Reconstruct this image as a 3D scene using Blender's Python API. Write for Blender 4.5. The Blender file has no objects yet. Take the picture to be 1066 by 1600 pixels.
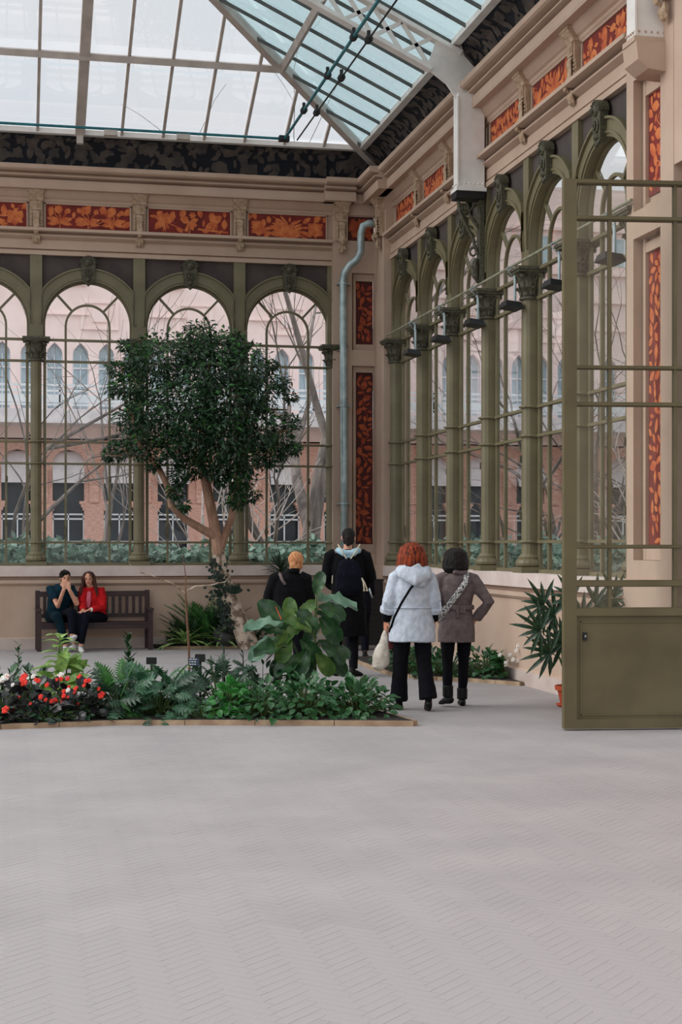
import bpy, bmesh, math, random
from mathutils import Vector, Matrix, Quaternion, noise
R = math.radians
PI = math.pi
SC = bpy.context.scene
COL = SC.collection

# ---------------------------------------------------------------- camera
FPX, YAW, HOR, EYE = 2404.6, 0.2123, 851.08, 1.65
cd = bpy.data.cameras.new('camera')
cam = bpy.data.objects.new('camera', cd)
COL.objects.link(cam)
cd.sensor_fit = 'HORIZONTAL'
cd.sensor_width = 36.0
cd.lens = 36.0 * FPX / 1066.0
cd.shift_y = (HOR - 800.0) / 1066.0
cd.clip_start, cd.clip_end = 0.1, 400
cam.location = (0, 0, EYE)
cam.rotation_euler = (R(90), 0, -YAW)
SC.camera = cam

# ---------------------------------------------------------------- light: overcast sky, brighter towards the zenith
SKY_STRENGTH = 0.86
w = bpy.data.worlds.new('overcast_sky')
SC.world = w
w.use_nodes = True
nt = w.node_tree
nt.nodes.clear()
wo = nt.nodes.new('ShaderNodeOutputWorld')
bg = nt.nodes.new('ShaderNodeBackground')
tc = nt.nodes.new('ShaderNodeTexCoord')
sx = nt.nodes.new('ShaderNodeSeparateXYZ')
mr = nt.nodes.new('ShaderNodeMapRange')
mr.inputs['From Min'].default_value = 0
mr.inputs['From Max'].default_value = 1
mr.inputs['To Min'].default_value = 1.14
mr.inputs['To Max'].default_value = 1.5
nz = nt.nodes.new('ShaderNodeTexNoise')
nz.inputs['Scale'].default_value = 3.0
nz.inputs['Detail'].default_value = 3
rmp = nt.nodes.new('ShaderNodeValToRGB')
rmp.color_ramp.elements[0].position = 0.3
rmp.color_ramp.elements[0].color = (0.88, 0.94, 1.0, 1)
rmp.color_ramp.elements[1].position = 0.7
rmp.color_ramp.elements[1].color = (0.97, 0.975, 0.99, 1)
nt.links.new(tc.outputs['Generated'], sx.inputs[0])
nt.links.new(sx.outputs['Z'], mr.inputs['Value'])
nt.links.new(tc.outputs['Generated'], nz.inputs['Vector'])
nt.links.new(nz.outputs[0], rmp.inputs[0])
nt.links.new(rmp.outputs[0], bg.inputs['Color'])
mm = nt.nodes.new('ShaderNodeMath'); mm.operation = 'MULTIPLY'
mm.inputs[1].default_value = SKY_STRENGTH
nt.links.new(mr.outputs[0], mm.inputs[0])
nt.links.new(mm.outputs[0], bg.inputs['Strength'])
nt.links.new(bg.outputs[0], wo.inputs[0])
sd = bpy.data.lights.new('veiled_sun', 'SUN')
sd.energy = 1.9
sd.angle = R(50)
sd.color = (1.0, 0.975, 0.96)
sun = bpy.data.objects.new('veiled_sun', sd)
sun.rotation_euler = (R(-6), R(-56), 0)
sun.location = (0, 0, 30)
COL.objects.link(sun)
SC.view_settings.view_transform = 'Standard'
SC.view_settings.look = 'None'
SC.view_settings.gamma = 1
SC.view_settings.use_curve_mapping = False
SC.view_settings.exposure = 0.09
SC.cycles.max_bounces = 10
SC.cycles.diffuse_bounces = 4
SC.cycles.transparent_max_bounces = 24
SC.cycles.use_denoising = True
SC.cycles.caustics_reflective = False
SC.cycles.caustics_refractive = False

# ---------------------------------------------------------------- helpers
def lin(c):
    return tuple(((v / 255) / 12.92 if v <= 10 else ((v / 255 + 0.055) / 1.055) ** 2.4) for v in c) + (1,)

def mat(name, c, c2=None, rough=0.7, scale=8, metal=0.0, bump=0.0, bscale=None, lo=0.35, hi=0.65, stretch=None, sheen=0, spec=0.5, sss=0, trans=0):
    m = bpy.data.materials.new(name)
    m.use_nodes = True
    n = m.node_tree
    b = n.nodes['Principled BSDF']
    b.inputs['Roughness'].default_value = rough
    b.inputs['Metallic'].default_value = metal
    b.inputs['Specular IOR Level'].default_value = spec
    if trans:
        b.inputs['Subsurface Weight'].default_value = 0
    co = n.nodes.new('ShaderNodeTexCoord')
    mp = n.nodes.new('ShaderNodeMapping')
    n.links.new(co.outputs['Object'], mp.inputs[0])
    if stretch:
        mp.inputs['Scale'].default_value = stretch
    c2 = c2 or tuple(int(v * 0.86) for v in c)
    t = n.nodes.new('ShaderNodeTexNoise')
    t.inputs['Scale'].default_value = scale
    t.inputs['Detail'].default_value = 5
    n.links.new(mp.outputs[0], t.inputs['Vector'])
    r = n.nodes.new('ShaderNodeValToRGB')
    r.color_ramp.elements[0].position = lo
    r.color_ramp.elements[1].position = hi
    r.color_ramp.elements[0].color = lin(c2)
    r.color_ramp.elements[1].color = lin(c)
    n.links.new(t.outputs[0], r.inputs[0])
    n.links.new(r.outputs[0], b.inputs['Base Color'])
    if bump:
        t2 = n.nodes.new('ShaderNodeTexNoise')
        t2.inputs['Scale'].default_value = bscale or scale * 4
        t2.inputs['Detail'].default_value = 6
        n.links.new(mp.outputs[0], t2.inputs['Vector'])
        bn = n.nodes.new('ShaderNodeBump')
        bn.inputs['Strength'].default_value = bump
        bn.inputs['Distance'].default_value = 0.02
        n.links.new(t2.outputs[0], bn.inputs['Height'])
        n.links.new(bn.outputs[0], b.inputs['Normal'])
    return m

def leafmat(name, c, c2, rough=0.45, tr=0.25, scale=6):
    m = mat(name, c, c2, rough=rough, scale=scale)
    n = m.node_tree
    b = n.nodes['Principled BSDF']
    out = n.nodes['Material Output']
    tl = n.nodes.new('ShaderNodeBsdfTranslucent')
    rp = [x for x in n.nodes if x.type == 'VALTORGB'][0]
    # every leaf a little different
    oi = n.nodes.new('ShaderNodeNewGeometry')
    hs = n.nodes.new('ShaderNodeHueSaturation')
    mr_ = n.nodes.new('ShaderNodeMapRange')
    mr_.inputs['To Min'].default_value = 0.6
    mr_.inputs['To Max'].default_value = 1.45
    n.links.new(oi.outputs['Random Per Island'], mr_.inputs['Value'])
    n.links.new(mr_.outputs[0], hs.inputs['Value'])
    n.links.new(rp.outputs[0], hs.inputs['Color'])
    n.links.new(hs.outputs[0], b.inputs['Base Color'])
    n.links.new(hs.outputs[0], tl.inputs['Color'])
    mx = n.nodes.new('ShaderNodeMixShader')
    mx.inputs[0].default_value = tr
    n.links.new(b.outputs[0], mx.inputs[1])
    n.links.new(tl.outputs[0], mx.inputs[2])
    n.links.new(mx.outputs[0], out.inputs[0])
    return m

def glassmat(name, tint=(1, 1, 1), refl=1.0, rough=0.02, haze=0.0, hazecol=(225, 230, 232)):
    m = bpy.data.materials.new(name)
    m.use_nodes = True
    n = m.node_tree
    n.nodes.clear()
    o = n.nodes.new('ShaderNodeOutputMaterial')
    t = n.nodes.new('ShaderNodeBsdfTransparent')
    t.inputs[0].default_value = tuple(tint) + (1,)
    g = n.nodes.new('ShaderNodeBsdfGlossy')
    g.inputs['Roughness'].default_value = rough
    fr = n.nodes.new('ShaderNodeFresnel')
    fr.inputs[0].default_value = 1.5
    mu = n.nodes.new('ShaderNodeMath'); mu.operation = 'MULTIPLY'; mu.use_clamp = True
    mu.inputs[1].default_value = refl
    mx = n.nodes.new('ShaderNodeMixShader')
    n.links.new(fr.outputs[0], mu.inputs[0])
    n.links.new(mu.outputs[0], mx.inputs[0])
    last = t
    if haze:
        d = n.nodes.new('ShaderNodeBsdfTranslucent'); d.inputs[0].default_value = lin(hazecol)
        tc_ = n.nodes.new('ShaderNodeTexCoord')
        ns = n.nodes.new('ShaderNodeTexNoise'); ns.inputs['Scale'].default_value = 1.3; ns.inputs['Detail'].default_value = 4
        n.links.new(tc_.outputs['Object'], ns.inputs['Vector'])
        m2 = n.nodes.new('ShaderNodeMath'); m2.operation = 'MULTIPLY'; m2.inputs[1].default_value = haze * 2
        n.links.new(ns.outputs[0], m2.inputs[0])
        mh = n.nodes.new('ShaderNodeMixShader')
        n.links.new(m2.outputs[0], mh.inputs[0])
        n.links.new(t.outputs[0], mh.inputs[1])
        n.links.new(d.outputs[0], mh.inputs[2])
        last = mh
    n.links.new(last.outputs[0], mx.inputs[1])
    n.links.new(g.outputs[0], mx.inputs[2])
    n.links.new(mx.outputs[0], o.inputs[0])
    return m

class MB:
    """collects shapes; build() links them as one mesh object"""
    def __init__(self):
        self.v = []; self.f = []
    def add(self, vs, fs):
        o = len(self.v)
        self.v += [tuple(p) for p in vs]
        self.f += [tuple(i + o for i in q) for q in fs]
        return self
    def box(self, x0, x1, y0, y1, z0, z1):
        x0, x1 = min(x0, x1), max(x0, x1); y0, y1 = min(y0, y1), max(y0, y1); z0, z1 = min(z0, z1), max(z0, z1)
        return self.add([(x0,y0,z0),(x1,y0,z0),(x1,y1,z0),(x0,y1,z0),(x0,y0,z1),(x1,y0,z1),(x1,y1,z1),(x0,y1,z1)],
                 [(0,3,2,1),(4,5,6,7),(0,1,5,4),(1,2,6,5),(2,3,7,6),(3,0,4,7)])
    def beam(self, a, b, w, h, up=(0, 0, 1)):
        a = Vector(a); b = Vector(b); d = (b - a).normalized(); u = Vector(up)
        s = d.cross(u)
        if s.length < 1e-4: s = d.cross(Vector((0, 1, 0)))
        s.normalize(); u = s.cross(d).normalized()
        vs = []
        for p in (a, b):
            for i, j in ((-1, -1), (1, -1), (1, 1), (-1, 1)):
                vs.append(p + s * (w / 2 * i) + u * (h / 2 * j))
        return self.add(vs, [(3,2,1,0),(4,5,6,7),(0,1,5,4),(1,2,6,5),(2,3,7,6),(3,0,4,7)])
    def prism(self, prof, fn, a, b):
        """profile points (d, z) swept from s=a to s=b; fn(s, d, z) -> world"""
        n = len(prof)
        vs = [fn(a, d, z) for d, z in prof] + [fn(b, d, z) for d, z in prof]
        fs = [(i, (i + 1) % n, n + (i + 1) % n, n + i) for i in range(n)]
        fs += [tuple(range(n - 1, -1, -1)), tuple(range(n, 2 * n))]
        return self.add(vs, fs)
    def loft(self, pts, rad, n=10, side=(1, 0, 0), cap=True, pw=1.0):
        """tube through pts; rad = list of r or (ra, rb); ra is along side"""
        pts = [Vector(p) for p in pts]
        vs = []; m = len(pts)
        prev = Vector(side).normalized()
        for i, p in enumerate(pts):
            d = (pts[min(i + 1, m - 1)] - pts[max(i - 1, 0)])
            d = d.normalized() if d.length > 1e-9 else Vector((0, 0, 1))
            s = prev - d * prev.dot(d)
            if s.length < 0.05:
                s = d.orthogonal()
            s.normalize(); prev = s
            t = d.cross(s)
            r = rad[i] if i < len(rad) else rad[-1]
            ra, rb = (r, r) if not isinstance(r, (tuple, list)) else r
            for k in range(n):
                a = 2 * PI * k / n
                ca, sa = math.cos(a), math.sin(a)
                if pw != 1.0:
                    ca = math.copysign(abs(ca) ** pw, ca); sa = math.copysign(abs(sa) ** pw, sa)
                vs.append(p + s * (ra * ca) + t * (rb * sa))
        fs = []
        for i in range(m - 1):
            for k in range(n):
                fs.append((i*n+k, i*n+(k+1) % n, (i+1)*n+(k+1) % n, (i+1)*n+k))
        if cap:
            fs.append(tuple(range(n - 1, -1, -1)))
            fs.append(tuple((m - 1) * n + k for k in range(n)))
        return self.add(vs, fs)
    def lathe(self, prof, c=(0, 0, 0), n=16, sx=1, sy=1, rot=0):
        vs = []; m = len(prof)
        for r, z in prof:
            for k in range(n):
                a = 2 * PI * k / n + rot
                vs.append((c[0] + r * math.cos(a) * sx, c[1] + r * math.sin(a) * sy, c[2] + z))
        fs = [(i*n+k, i*n+(k+1) % n, (i+1)*n+(k+1) % n, (i+1)*n+k) for i in range(m-1) for k in range(n)]
        fs += [tuple(range(n-1, -1, -1)), tuple((m-1)*n+k for k in range(n))]
        return self.add(vs, fs)
    def ell(self, c, r, n=12, m=8, M=None):
        c = Vector(c); vs = []; fs = []
        for i in range(m + 1):
            th = PI * i / m
            for k in range(n):
                a = 2 * PI * k / n
                p = Vector((r[0]*math.sin(th)*math.cos(a), r[1]*math.sin(th)*math.sin(a), r[2]*math.cos(th)))
                if M: p = M @ p
                vs.append(c + p)
        for i in range(m):
            for k in range(n):
                fs.append((i*n+k, (i+1)*n+k, (i+1)*n+(k+1) % n, i*n+(k+1) % n))
        return self.add(vs, fs)
    def mesh(self, name, m=None, off=None, smooth=False):
        me = bpy.data.meshes.new(name)
        vs = self.v if off is None else [(a-off[0], b-off[1], c-off[2]) for a, b, c in self.v]
        me.from_pydata(vs, [], self.f)
        if m: me.materials.append(m)
        if smooth: me.polygons.foreach_set('use_smooth', [True] * len(me.polygons))
        me.update()
        return me
    def build(self, name, m, parent=None, off=None, smooth=False, label=None):
        """vertices are in the parent's space, or in world space when off is the parent's location"""
        if off is None and parent is not None and parent.get('_w'):
            off = parent['_w']
        if off is not None: off = tuple(off)
        o = bpy.data.objects.new(name, self.mesh(name, m, off, smooth))
        COL.objects.link(o)
        if parent: o.parent = parent
        if label: o['label'] = label
        return o

def tag(o, label=None, cat=None, group=None, kind=None):
    if label: o['label'] = label
    if cat: o['category'] = cat
    if group: o['group'] = group
    if kind: o['kind'] = kind
    return o

WORLD = {}
def empty(name, loc, label=None, cat=None, group=None, rz=0, kind=None, par=None):
    o = bpy.data.objects.new(name, None)
    o.empty_display_size = 0.1
    COL.objects.link(o)
    o.location = loc
    o.rotation_euler = (0, 0, rz)
    if par: o.parent = par
    return tag(o, label, cat, group, kind)

def inst(mesh, name, parent=None, M=None, label=None):
    o = bpy.data.objects.new(name, mesh)
    COL.objects.link(o)
    if parent: o.parent = parent
    if M is not None: o.matrix_local = M
    if label: o['label'] = label
    return o

def TRS(loc, rot=(0, 0, 0), s=1):
    from mathutils import Euler
    sc = s if isinstance(s, (tuple, list)) else (s, s, s)
    return Matrix.LocRotScale(Vector(loc), Euler(rot), Vector(sc))

def orient(loc, zdir, xhint, s=1):
    """x axis of a leaf along xhint, its normal near zdir"""
    x = Vector(xhint).normalized(); z = Vector(zdir)
    z = (z - x * z.dot(x))
    z = z.normalized() if z.length > 1e-4 else x.orthogonal().normalized()
    y = z.cross(x)
    sc = s if isinstance(s, (tuple, list)) else (s, s, s)
    M = Matrix(((x.x*sc[0], y.x*sc[1], z.x*sc[2], loc[0]), (x.y*sc[0], y.y*sc[1], z.y*sc[2], loc[1]), (x.z*sc[0], y.z*sc[1], z.z*sc[2], loc[2]), (0, 0, 0, 1)))
    return M

# ---------------------------------------------------------------- materials
M = {}
M['stone'] = mat('pinkish_stone_render', (190, 165, 146), (179, 153, 134), rough=0.85, scale=1.6, bump=0.15, bscale=40)
M['stone_d'] = mat('stone_carving', (186, 162, 138), (156, 130, 104), rough=0.85, scale=14, bump=0.3)
M['plinth'] = mat('pale_plinth', (198, 182, 172), (180, 162, 152), rough=0.85, scale=3, bump=0.2)
M['sill'] = mat('pale_sill', (214, 198, 190), (200, 182, 174), rough=0.8, scale=4)
M['olive'] = mat('olive_painted_iron', (116, 108, 80), (102, 94, 68), rough=0.5, scale=3, bump=0.05)
M['olive_d'] = mat('olive_ornament_patina', (88, 84, 62), (52, 50, 38), rough=0.6, scale=30, bump=0.3)
M['door'] = mat('olive_brown_door_paint', (100, 91, 62), (86, 76, 50), rough=0.5, scale=2.2)
M['spandrel'] = mat('dark_spandrel_render', (80, 70, 66), (64, 56, 54), rough=0.9, scale=3)
M['red'] = mat('deep_red_panel', (128, 38, 28), (98, 26, 22), rough=0.8, scale=5)
M['maroon'] = mat('maroon_panel', (84, 26, 20), (60, 18, 16), rough=0.8, scale=5)
M['orange'] = mat('ochre_painted_motif', (212, 124, 68), (184, 84, 46), rough=0.8, scale=9)
M['rust'] = mat('rust_painted_motif', (176, 84, 44), (136, 52, 28), rough=0.8, scale=9)
M['navy'] = mat('dark_cove', (26, 31, 42), (18, 20, 28), rough=0.85, scale=4)
M['covel'] = mat('cove_leaf_paint', (94, 85, 78), (66, 61, 60), rough=0.85, scale=5)
M['white'] = mat('white_painted_steel', (234, 230, 225), (220, 214, 208), rough=0.5, scale=4)
M['rafter'] = mat('greige_painted_bar', (196, 186, 178), (176, 166, 158), rough=0.6, scale=4)
M['barr'] = mat('dark_glazing_bar', (92, 92, 88), (70, 72, 70), rough=0.6, scale=4)
M['teal'] = mat('teal_shaft', (24, 120, 128), (16, 88, 98), rough=0.4, scale=10)
M['black'] = mat('black_metal', (18, 19, 20), (12, 12, 14), rough=0.5, scale=10)
M['zinc'] = mat('galvanised_pipe', (176, 190, 190), (140, 156, 158), rough=0.35, scale=6, metal=0.4)
M['rod'] = mat('pale_green_rod', (150, 150, 128), (120, 120, 98), rough=0.4, scale=10)
M['floor'] = mat('pale_pavers', (162, 156, 155), (152, 146, 146), rough=0.75, scale=1.2, bump=0.1, bscale=60)
M['joint'] = mat('paver_joint', (186, 180, 178), (176, 170, 168), rough=0.9, scale=6)
M['glass'] = glassmat('window_glass', (0.985, 0.99, 0.99), 0.4)
M['doorglass'] = glassmat('door_glass', (0.97, 0.985, 0.98), 1.3)
M['roofglass'] = glassmat('roof_glass', (0.97, 0.975, 0.985), 0.3)
M['roofglass2'] = glassmat('roof_glass_teal', (0.83, 0.915, 0.925), 0.4, haze=0.10, hazecol=(200, 222, 222))
M['curb'] = mat('sandstone_curb', (176, 152, 124), (148, 122, 98), rough=0.85, scale=6, bump=0.3)
M['soil'] = mat('dark_soil', (44, 36, 30), (26, 22, 19), rough=1, scale=20, bump=0.8)
M['wood'] = mat('dark_stained_wood', (58, 32, 32), (38, 20, 22), rough=0.5, scale=3, stretch=(1, 12, 12))
# ================================================================ the building shell
YB, XR, P = 24.94, 6.09, 1.627
def WB(s, d, z): return (s, YB + d, z)
def WR(s, d, z): return (XR + d, s, z)
def wbox(mb, fn, s0, s1, d0, d1, z0, z1):
    a = fn(s0, d0, z0); b = fn(s1, d1, z1)
    return mb.box(a[0], b[0], a[1], b[1], a[2], b[2])
BCOL = [0.4145 + i * P for i in range(-5, 4)]                 # back columns, last at the corner pier
RCOL = [23.963 - i * P for i in range(0, 7)]                  # right columns from the corner towards the camera
S_BK0, S_BK1 = BCOL[0] - 0.3, 5.20
PIER_B = (5.20, 5.90); PIER_R = (24.09, 24.75); PIER_N = (13.03, 14.12)

# ---- floor: herringbone pavers
floor = MB().box(-9, 6.3, -3, 25.1, -0.30, -0.0007).build('floor', M['joint'])
tag(floor, kind='structure')
BL, BW = 0.22, 0.055
def in_bed(x, y): return False
def frust(x, y, m=1.3):
    zc = x * math.sin(YAW) + y * math.cos(YAW); xc = x * math.cos(YAW) - y * math.sin(YAW)
    return zc > 4.6 and abs(xc) < zc * 0.2217 + m
me_h = MB().box(-BL/2+.0009, BL/2-.0009, -BW/2+.0009, BW/2-.0009, -0.03, 0).mesh('brick', M['floor'])
bricks = []
rnd = random.Random(5)
q2 = math.sqrt(0.5)
for a in range(-40, 40):
    for b in range(40, 330):
        for kind in (0, 1):
            if kind == 0: cx, cy = BL/2, BW/2
            else: cx, cy = BL + BW/2, BW - BL/2
            # rotate by 45 degrees: t1 runs along Y, t2 along X
            px = (cx - cy) * q2 + a * BL * 2 * q2
            py = (cx + cy) * q2 + b * BW * 2 * q2
            if px > 5.95 or py > 24.8 or not frust(px, py): continue
            bricks.append((px, py, R(45) if kind == 0 else R(-45)))
bricks.sort(key=lambda t: (not (frust(t[0], t[1], .05) and t[1] * math.cos(YAW) + t[0] * math.sin(YAW) > 5.25), t[1] * math.cos(YAW) + t[0] * math.sin(YAW)))
for x, y, r in bricks[:300]:
    o = inst(me_h, 'brick', floor)
    o.location = (x, y, rnd.uniform(-0.0002, 0.0003)); o.rotation_euler = (rnd.uniform(-.002, .002), rnd.uniform(-.002, .002), r)
fb = MB()
for x, y, r in bricks[300:]:
    c_, s_ = math.cos(r), math.sin(r); dz = rnd.uniform(-0.0002, 0.0003)
    L2, W2 = BL/2 - .0009, BW/2 - .0009
    top = [(x + u*c_ - v*s_, y + u*s_ + v*c_, dz) for u, v in ((-L2,-W2),(L2,-W2),(L2,W2),(-L2,W2))]
    bot = [(p[0], p[1], -0.02) for p in top]
    fb.add(top + bot, [(0,1,2,3),(4,5,1,0),(5,6,2,1),(6,7,3,2),(7,4,0,3)])
tag(fb.build('herringbone_paving', M['floor'], floor), kind='stuff')

# ---- dado walls and mouldings (d < 0 is into the room)
SILLP = [(0.3, 0.0), (-0.19, 0.0), (-0.19, 0.17), (-0.15, 0.19), (-0.15, 1.0), (-0.17, 1.01), (-0.20, 1.04), (-0.20, 1.09), (-0.12, 1.10), (-0.12, 1.135), (-0.19, 1.145), (0.3, 1.15)]
LINT = [(0.25, 6.25), (-0.09, 6.25), (-0.09, 6.315), (-0.03, 6.325), (-0.03, 6.34), (-0.075, 6.345), (-0.075, 6.48), (-0.05, 6.485), (-0.05, 6.50), (-0.13, 6.54), (-0.13, 6.565), (-0.06, 6.57), (-0.06, 6.60), (-0.22, 6.61), (-0.22, 6.655), (0.25, 6.655)]
ARCH = [(0.25, 7.085), (-0.05, 7.085), (-0.07, 7.11), (-0.07, 7.14), (-0.10, 7.16), (-0.15, 7.22), (-0.16, 7.26), (0.25, 7.26)]
CORN = [(0.25, 7.26), (-0.27, 7.26), (-0.28, 7.30), (-0.28, 7.40), (-0.20, 7.41), (-0.20, 7.43), (-0.33, 7.45), (-0.33, 7.47), (-0.26, 7.48), (-0.26, 7.505), (-0.38, 7.52), (-0.41, 7.54), (-0.42, 7.60), (-0.40, 7.61), (0.25, 7.61)]
def shell(name, fn, s0, s1, c0, c1):
    """s0..s1 whole wall run; c0..c1 the arcade run (projecting blocks stand outside it)"""
    wroot = MB().prism(SILLP, fn, s0, s1).build(name, M['stone'])
    tag(wroot, kind='structure')
    m = MB(); wbox(m, fn, s0, s1, 0.3, -0.215, 1.15, 1.315); m.build('window_ledge', M['sill'], wroot)
    m = MB(); wbox(m, fn, s0, s1, 0.3, -0.195, 0.0, 0.172); m.build('plinth', M['plinth'], wroot)
    MB().prism(LINT, fn, c0, c1).build('lintel_moulding', M['stone'], wroot)
    MB().prism(ARCH, fn, c0, c1).build('architrave_moulding', M['stone'], wroot)
    MB().prism(CORN, fn, s0, s1).build('cornice', M['stone'], wroot)
    m = MB(); wbox(m, fn, c0, c1, 0.25, -0.02, 6.655, 7.085); m.build('frieze_ground', M['stone'], wroot)
    return wroot
wall_back = shell('wall_back', WB, S_BK0, 5.95, S_BK0, 5.20)
wall_right = shell('wall_right', WR, PIER_N[0], 24.80, PIER_N[1], 24.09)
# cornice block that breaks forward over the corner piers
def fwd(fn, dd): return lambda s, d, z: fn(s, d - dd if d < 0.2 else d, z)
MB().prism(CORN, fwd(WB, 0.14), 5.03, 5.54).build('cornice_block', M['stone'], wall_back)
MB().prism(CORN, fwd(WR, 0.14), 23.55, 24.66).build('cornice_block', M['stone'], wall_right)
MB().prism(CORN, fwd(WR, 0.14), 12.9, 14.2).build('cornice_block', M['stone'], wall_right)

# ---- piers with recessed painted panels
def pier(wall, fn, s0, s1, rec, d=-0.19, flip=False):
    """a pier from s0 to s1 with two recesses rec=(r0, r1); solid frame around them"""
    r0, r1 = rec
    zs = [0, 1.50, 4.60, 4.86, 6.13, 7.26]
    m = MB()
    wbox(m, fn, s0, s1, 0.25, d, 1.315, zs[1]); wbox(m, fn, s0, s1, 0.25, d, zs[2], zs[3]); wbox(m, fn, s0, s1, 0.25, d, zs[4], 6.66); wbox(m, fn, s0, s1, 0.25, d, 7.08, zs[5])
    wbox(m, fn, s0, s1, 0.25, d + 0.03, 6.66, 7.08)
    for a, b in ((s0, r0), (r1, s1)):
        for k in (1, 3):
            if abs(b - a) > 0.005: wbox(m, fn, a, b, 0.25, d, zs[k], zs[k+1])
    for k in (1, 3):
        if r1 - r0 > .02: wbox(m, fn, r0, r1, 0.25, d + 0.14, zs[k], zs[k+1])
    m.build('pier', M['stone'], wall)
    m = MB(); wbox(m, fn, s0 - .02, s1 + .02, 0.2, d - 0.03, 0.0, 1.32); m.build('pier_base', M['stone'], wall)
    return r0, r1

def leaf_poly(cx, cz, L, W, a, n=4, wave=0.0, rr=None):
    """outline of a leaf-like painted shape in the wall plane"""
    top = []; bot = []
    for i in range(n + 1):
        t = i / n
        h = W * math.sin(PI * t) ** 0.8 * (1 + (rr.uniform(-wave, wave) if rr else 0))
        top.append((t * L, h / 2)); bot.append((t * L, -h / 2))
    pts = top + bot[-2:0:-1]
    return [(cx + x * math.cos(a) - y * math.sin(a), cz + x * math.sin(a) + y * math.cos(a)) for x, y in pts]

class Paint:
    """flat painted shapes a millimetre proud of a panel"""
    def __init__(self, fn, d, box):
        self.fn, self.d, self.b, self.mb, self.k = fn, d, box, MB(), 0
    def poly(self, pts):
        s0, s1, z0, z1 = self.b
        self.k += 1
        e = 0.0006 + 0.00003 * self.k
        q = [(min(max(x, s0), s1), min(max(z, z0), z1)) for x, z in pts]
        n = len(q)
        self.mb.add([self.fn(x, self.d - e, z) for x, z in q], [tuple(range(n))])
    def leaf(self, x, z, L, W, a, **k): self.poly(leaf_poly(x, z, L, W, a, **k))
    def stem(self, pts, w=0.008):
        for (x0, z0), (x1, z1) in zip(pts, pts[1:]):
            l = math.hypot(x1 - x0, z1 - z0) or 1; nx, nz = -(z1 - z0) / l * w / 2, (x1 - x0) / l * w / 2
            self.poly([(x0+nx, z0+nz), (x1+nx, z1+nz), (x1-nx, z1-nz), (x0-nx, z0-nz)])
    def flower(self, x, z, r, n=6, a0=0.0):
        for i in range(n):
            a = a0 + 2 * PI * i / n
            self.leaf(x, z, r, r * 0.62, a)

def motif_strip(pt, rr, kind):
    """a low plant for the horizontal frieze panels"""
    s0, s1, z0, z1 = pt.b; H = z1 - z0; Wd = s1 - s0
    if kind == 0:      # strap-leaved plant in the middle, broad leaves at the sides
        c = (s0 + s1) / 2
        for i in range(17):
            a = R(12 + 156 * i / 16); L = H * rr.uniform(.75, 1.0) * (1.15 if abs(a - PI/2) > .8 else 0.95)
            m1 = (c + math.cos(a) * L * .6, z0 + .02 + math.sin(a) * L * .6)
            pt.leaf(c, z0 + .02, L * .72, .045, a); pt.leaf(m1[0], m1[1], L * .5, .042, a + (-.7 if a < PI/2 else .7))
        for sx in (-1, 1):
            bx = c + sx * Wd * .36
            for a, L in ((40, .16), (140, .16), (215, .15), (325, .15), (270, .14), (90, .12)):
                pt.leaf(bx, z0 + H * .42, L, .10, R(a), rr=rr, wave=.25)
            pt.stem([(bx, z0 + H * .4), (bx + sx * .06, z0 + H * .85), (bx + sx * .16, z0 + H * .9)])
            pt.flower(bx + sx * .17, z0 + H * .84, .06, 5)
    elif kind == 1:    # three flowering sprigs
        for j, fx in enumerate((.17, .5, .8)):
            x = s0 + Wd * fx
            pt.stem([(x, z0), (x + .01, z0 + H * .5), (x - .02, z0 + H * .75)], .014)
            pt.stem([(x, z0 + H * .3), (x + .12, z0 + H * .7)], .01)
            pt.stem([(x, z0 + H * .4), (x - .12, z0 + H * .72)], .01)
            pt.flower(x - .02, z0 + H * .8, .075, 8); pt.flower(x + .13, z0 + H * .75, .05, 6, .3); pt.flower(x - .14, z0 + H * .78, .05, 6)
            for a, L in ((20, .22), (160, .22), (-8, .2), (188, .2), (35, .15), (145, .16)):
                pt.leaf(x, z0 + H * .28, L, .065, R(a), rr=rr, wave=.15)
    else:              # lobed foliage with a trumpet flower
        for fx, k in ((.18, 10), (.5, 7), (.82, 8)):
            x = s0 + Wd * fx; zc = z0 + H * .5
            pt.stem([(x, z0), (x + .02, zc), (x + .1, z0 + H * .8)], .013)
            for i in range(k):
                a = rr.uniform(0, 2 * PI); pt.leaf(x, zc, rr.uniform(.12, .2), rr.uniform(.05, .09), a, rr=rr, wave=.3)
            pt.flower(x + rr.uniform(-.1, .1), z0 + H * .8, .06, 6)
        pt.stem([(s0 + Wd * .6, z0 + H * .25), (s1 - .04, z0 + H * .15)], .03)

def motif_tall(pt, rr, dense=1.0):
    s0, s1, z0, z1 = pt.b
    z = z0 + .04
    x = (s0 + s1) / 2
    path = []
    while z < z1:
        path.append((x, z)); z += .16; x = (s0 + s1) / 2 + rr.uniform(-.32, .32) * (s1 - s0)
    pt.stem(path, .012)
    spots = []
    tries = int(900 * (z1 - z0) * (s1 - s0) * dense * 2)
    for _ in range(tries):
        L = rr.uniform(.09, .19); a = rr.choice((R(rr.uniform(20, 160)), R(rr.uniform(-40, 40)), R(rr.uniform(60, 120))))
        px, pz = rr.uniform(s0 + .01, s1 - .06), rr.uniform(z0 + .02, z1 - .1)
        mx, mz = px + math.cos(a) * L / 2, pz + math.sin(a) * L / 2
        if any(math.hypot(mx - q[0], mz - q[1]) < (L + q[2]) * .36 for q in spots): continue
        if not (s0 + .02 < mx < s1 - .02 and z0 + .03 < mz < z1 - .03): continue
        spots.append((mx, mz, L)); pt.leaf(px, pz, L, L * rr.uniform(.36, .6), a, rr=rr, wave=.12)

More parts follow.
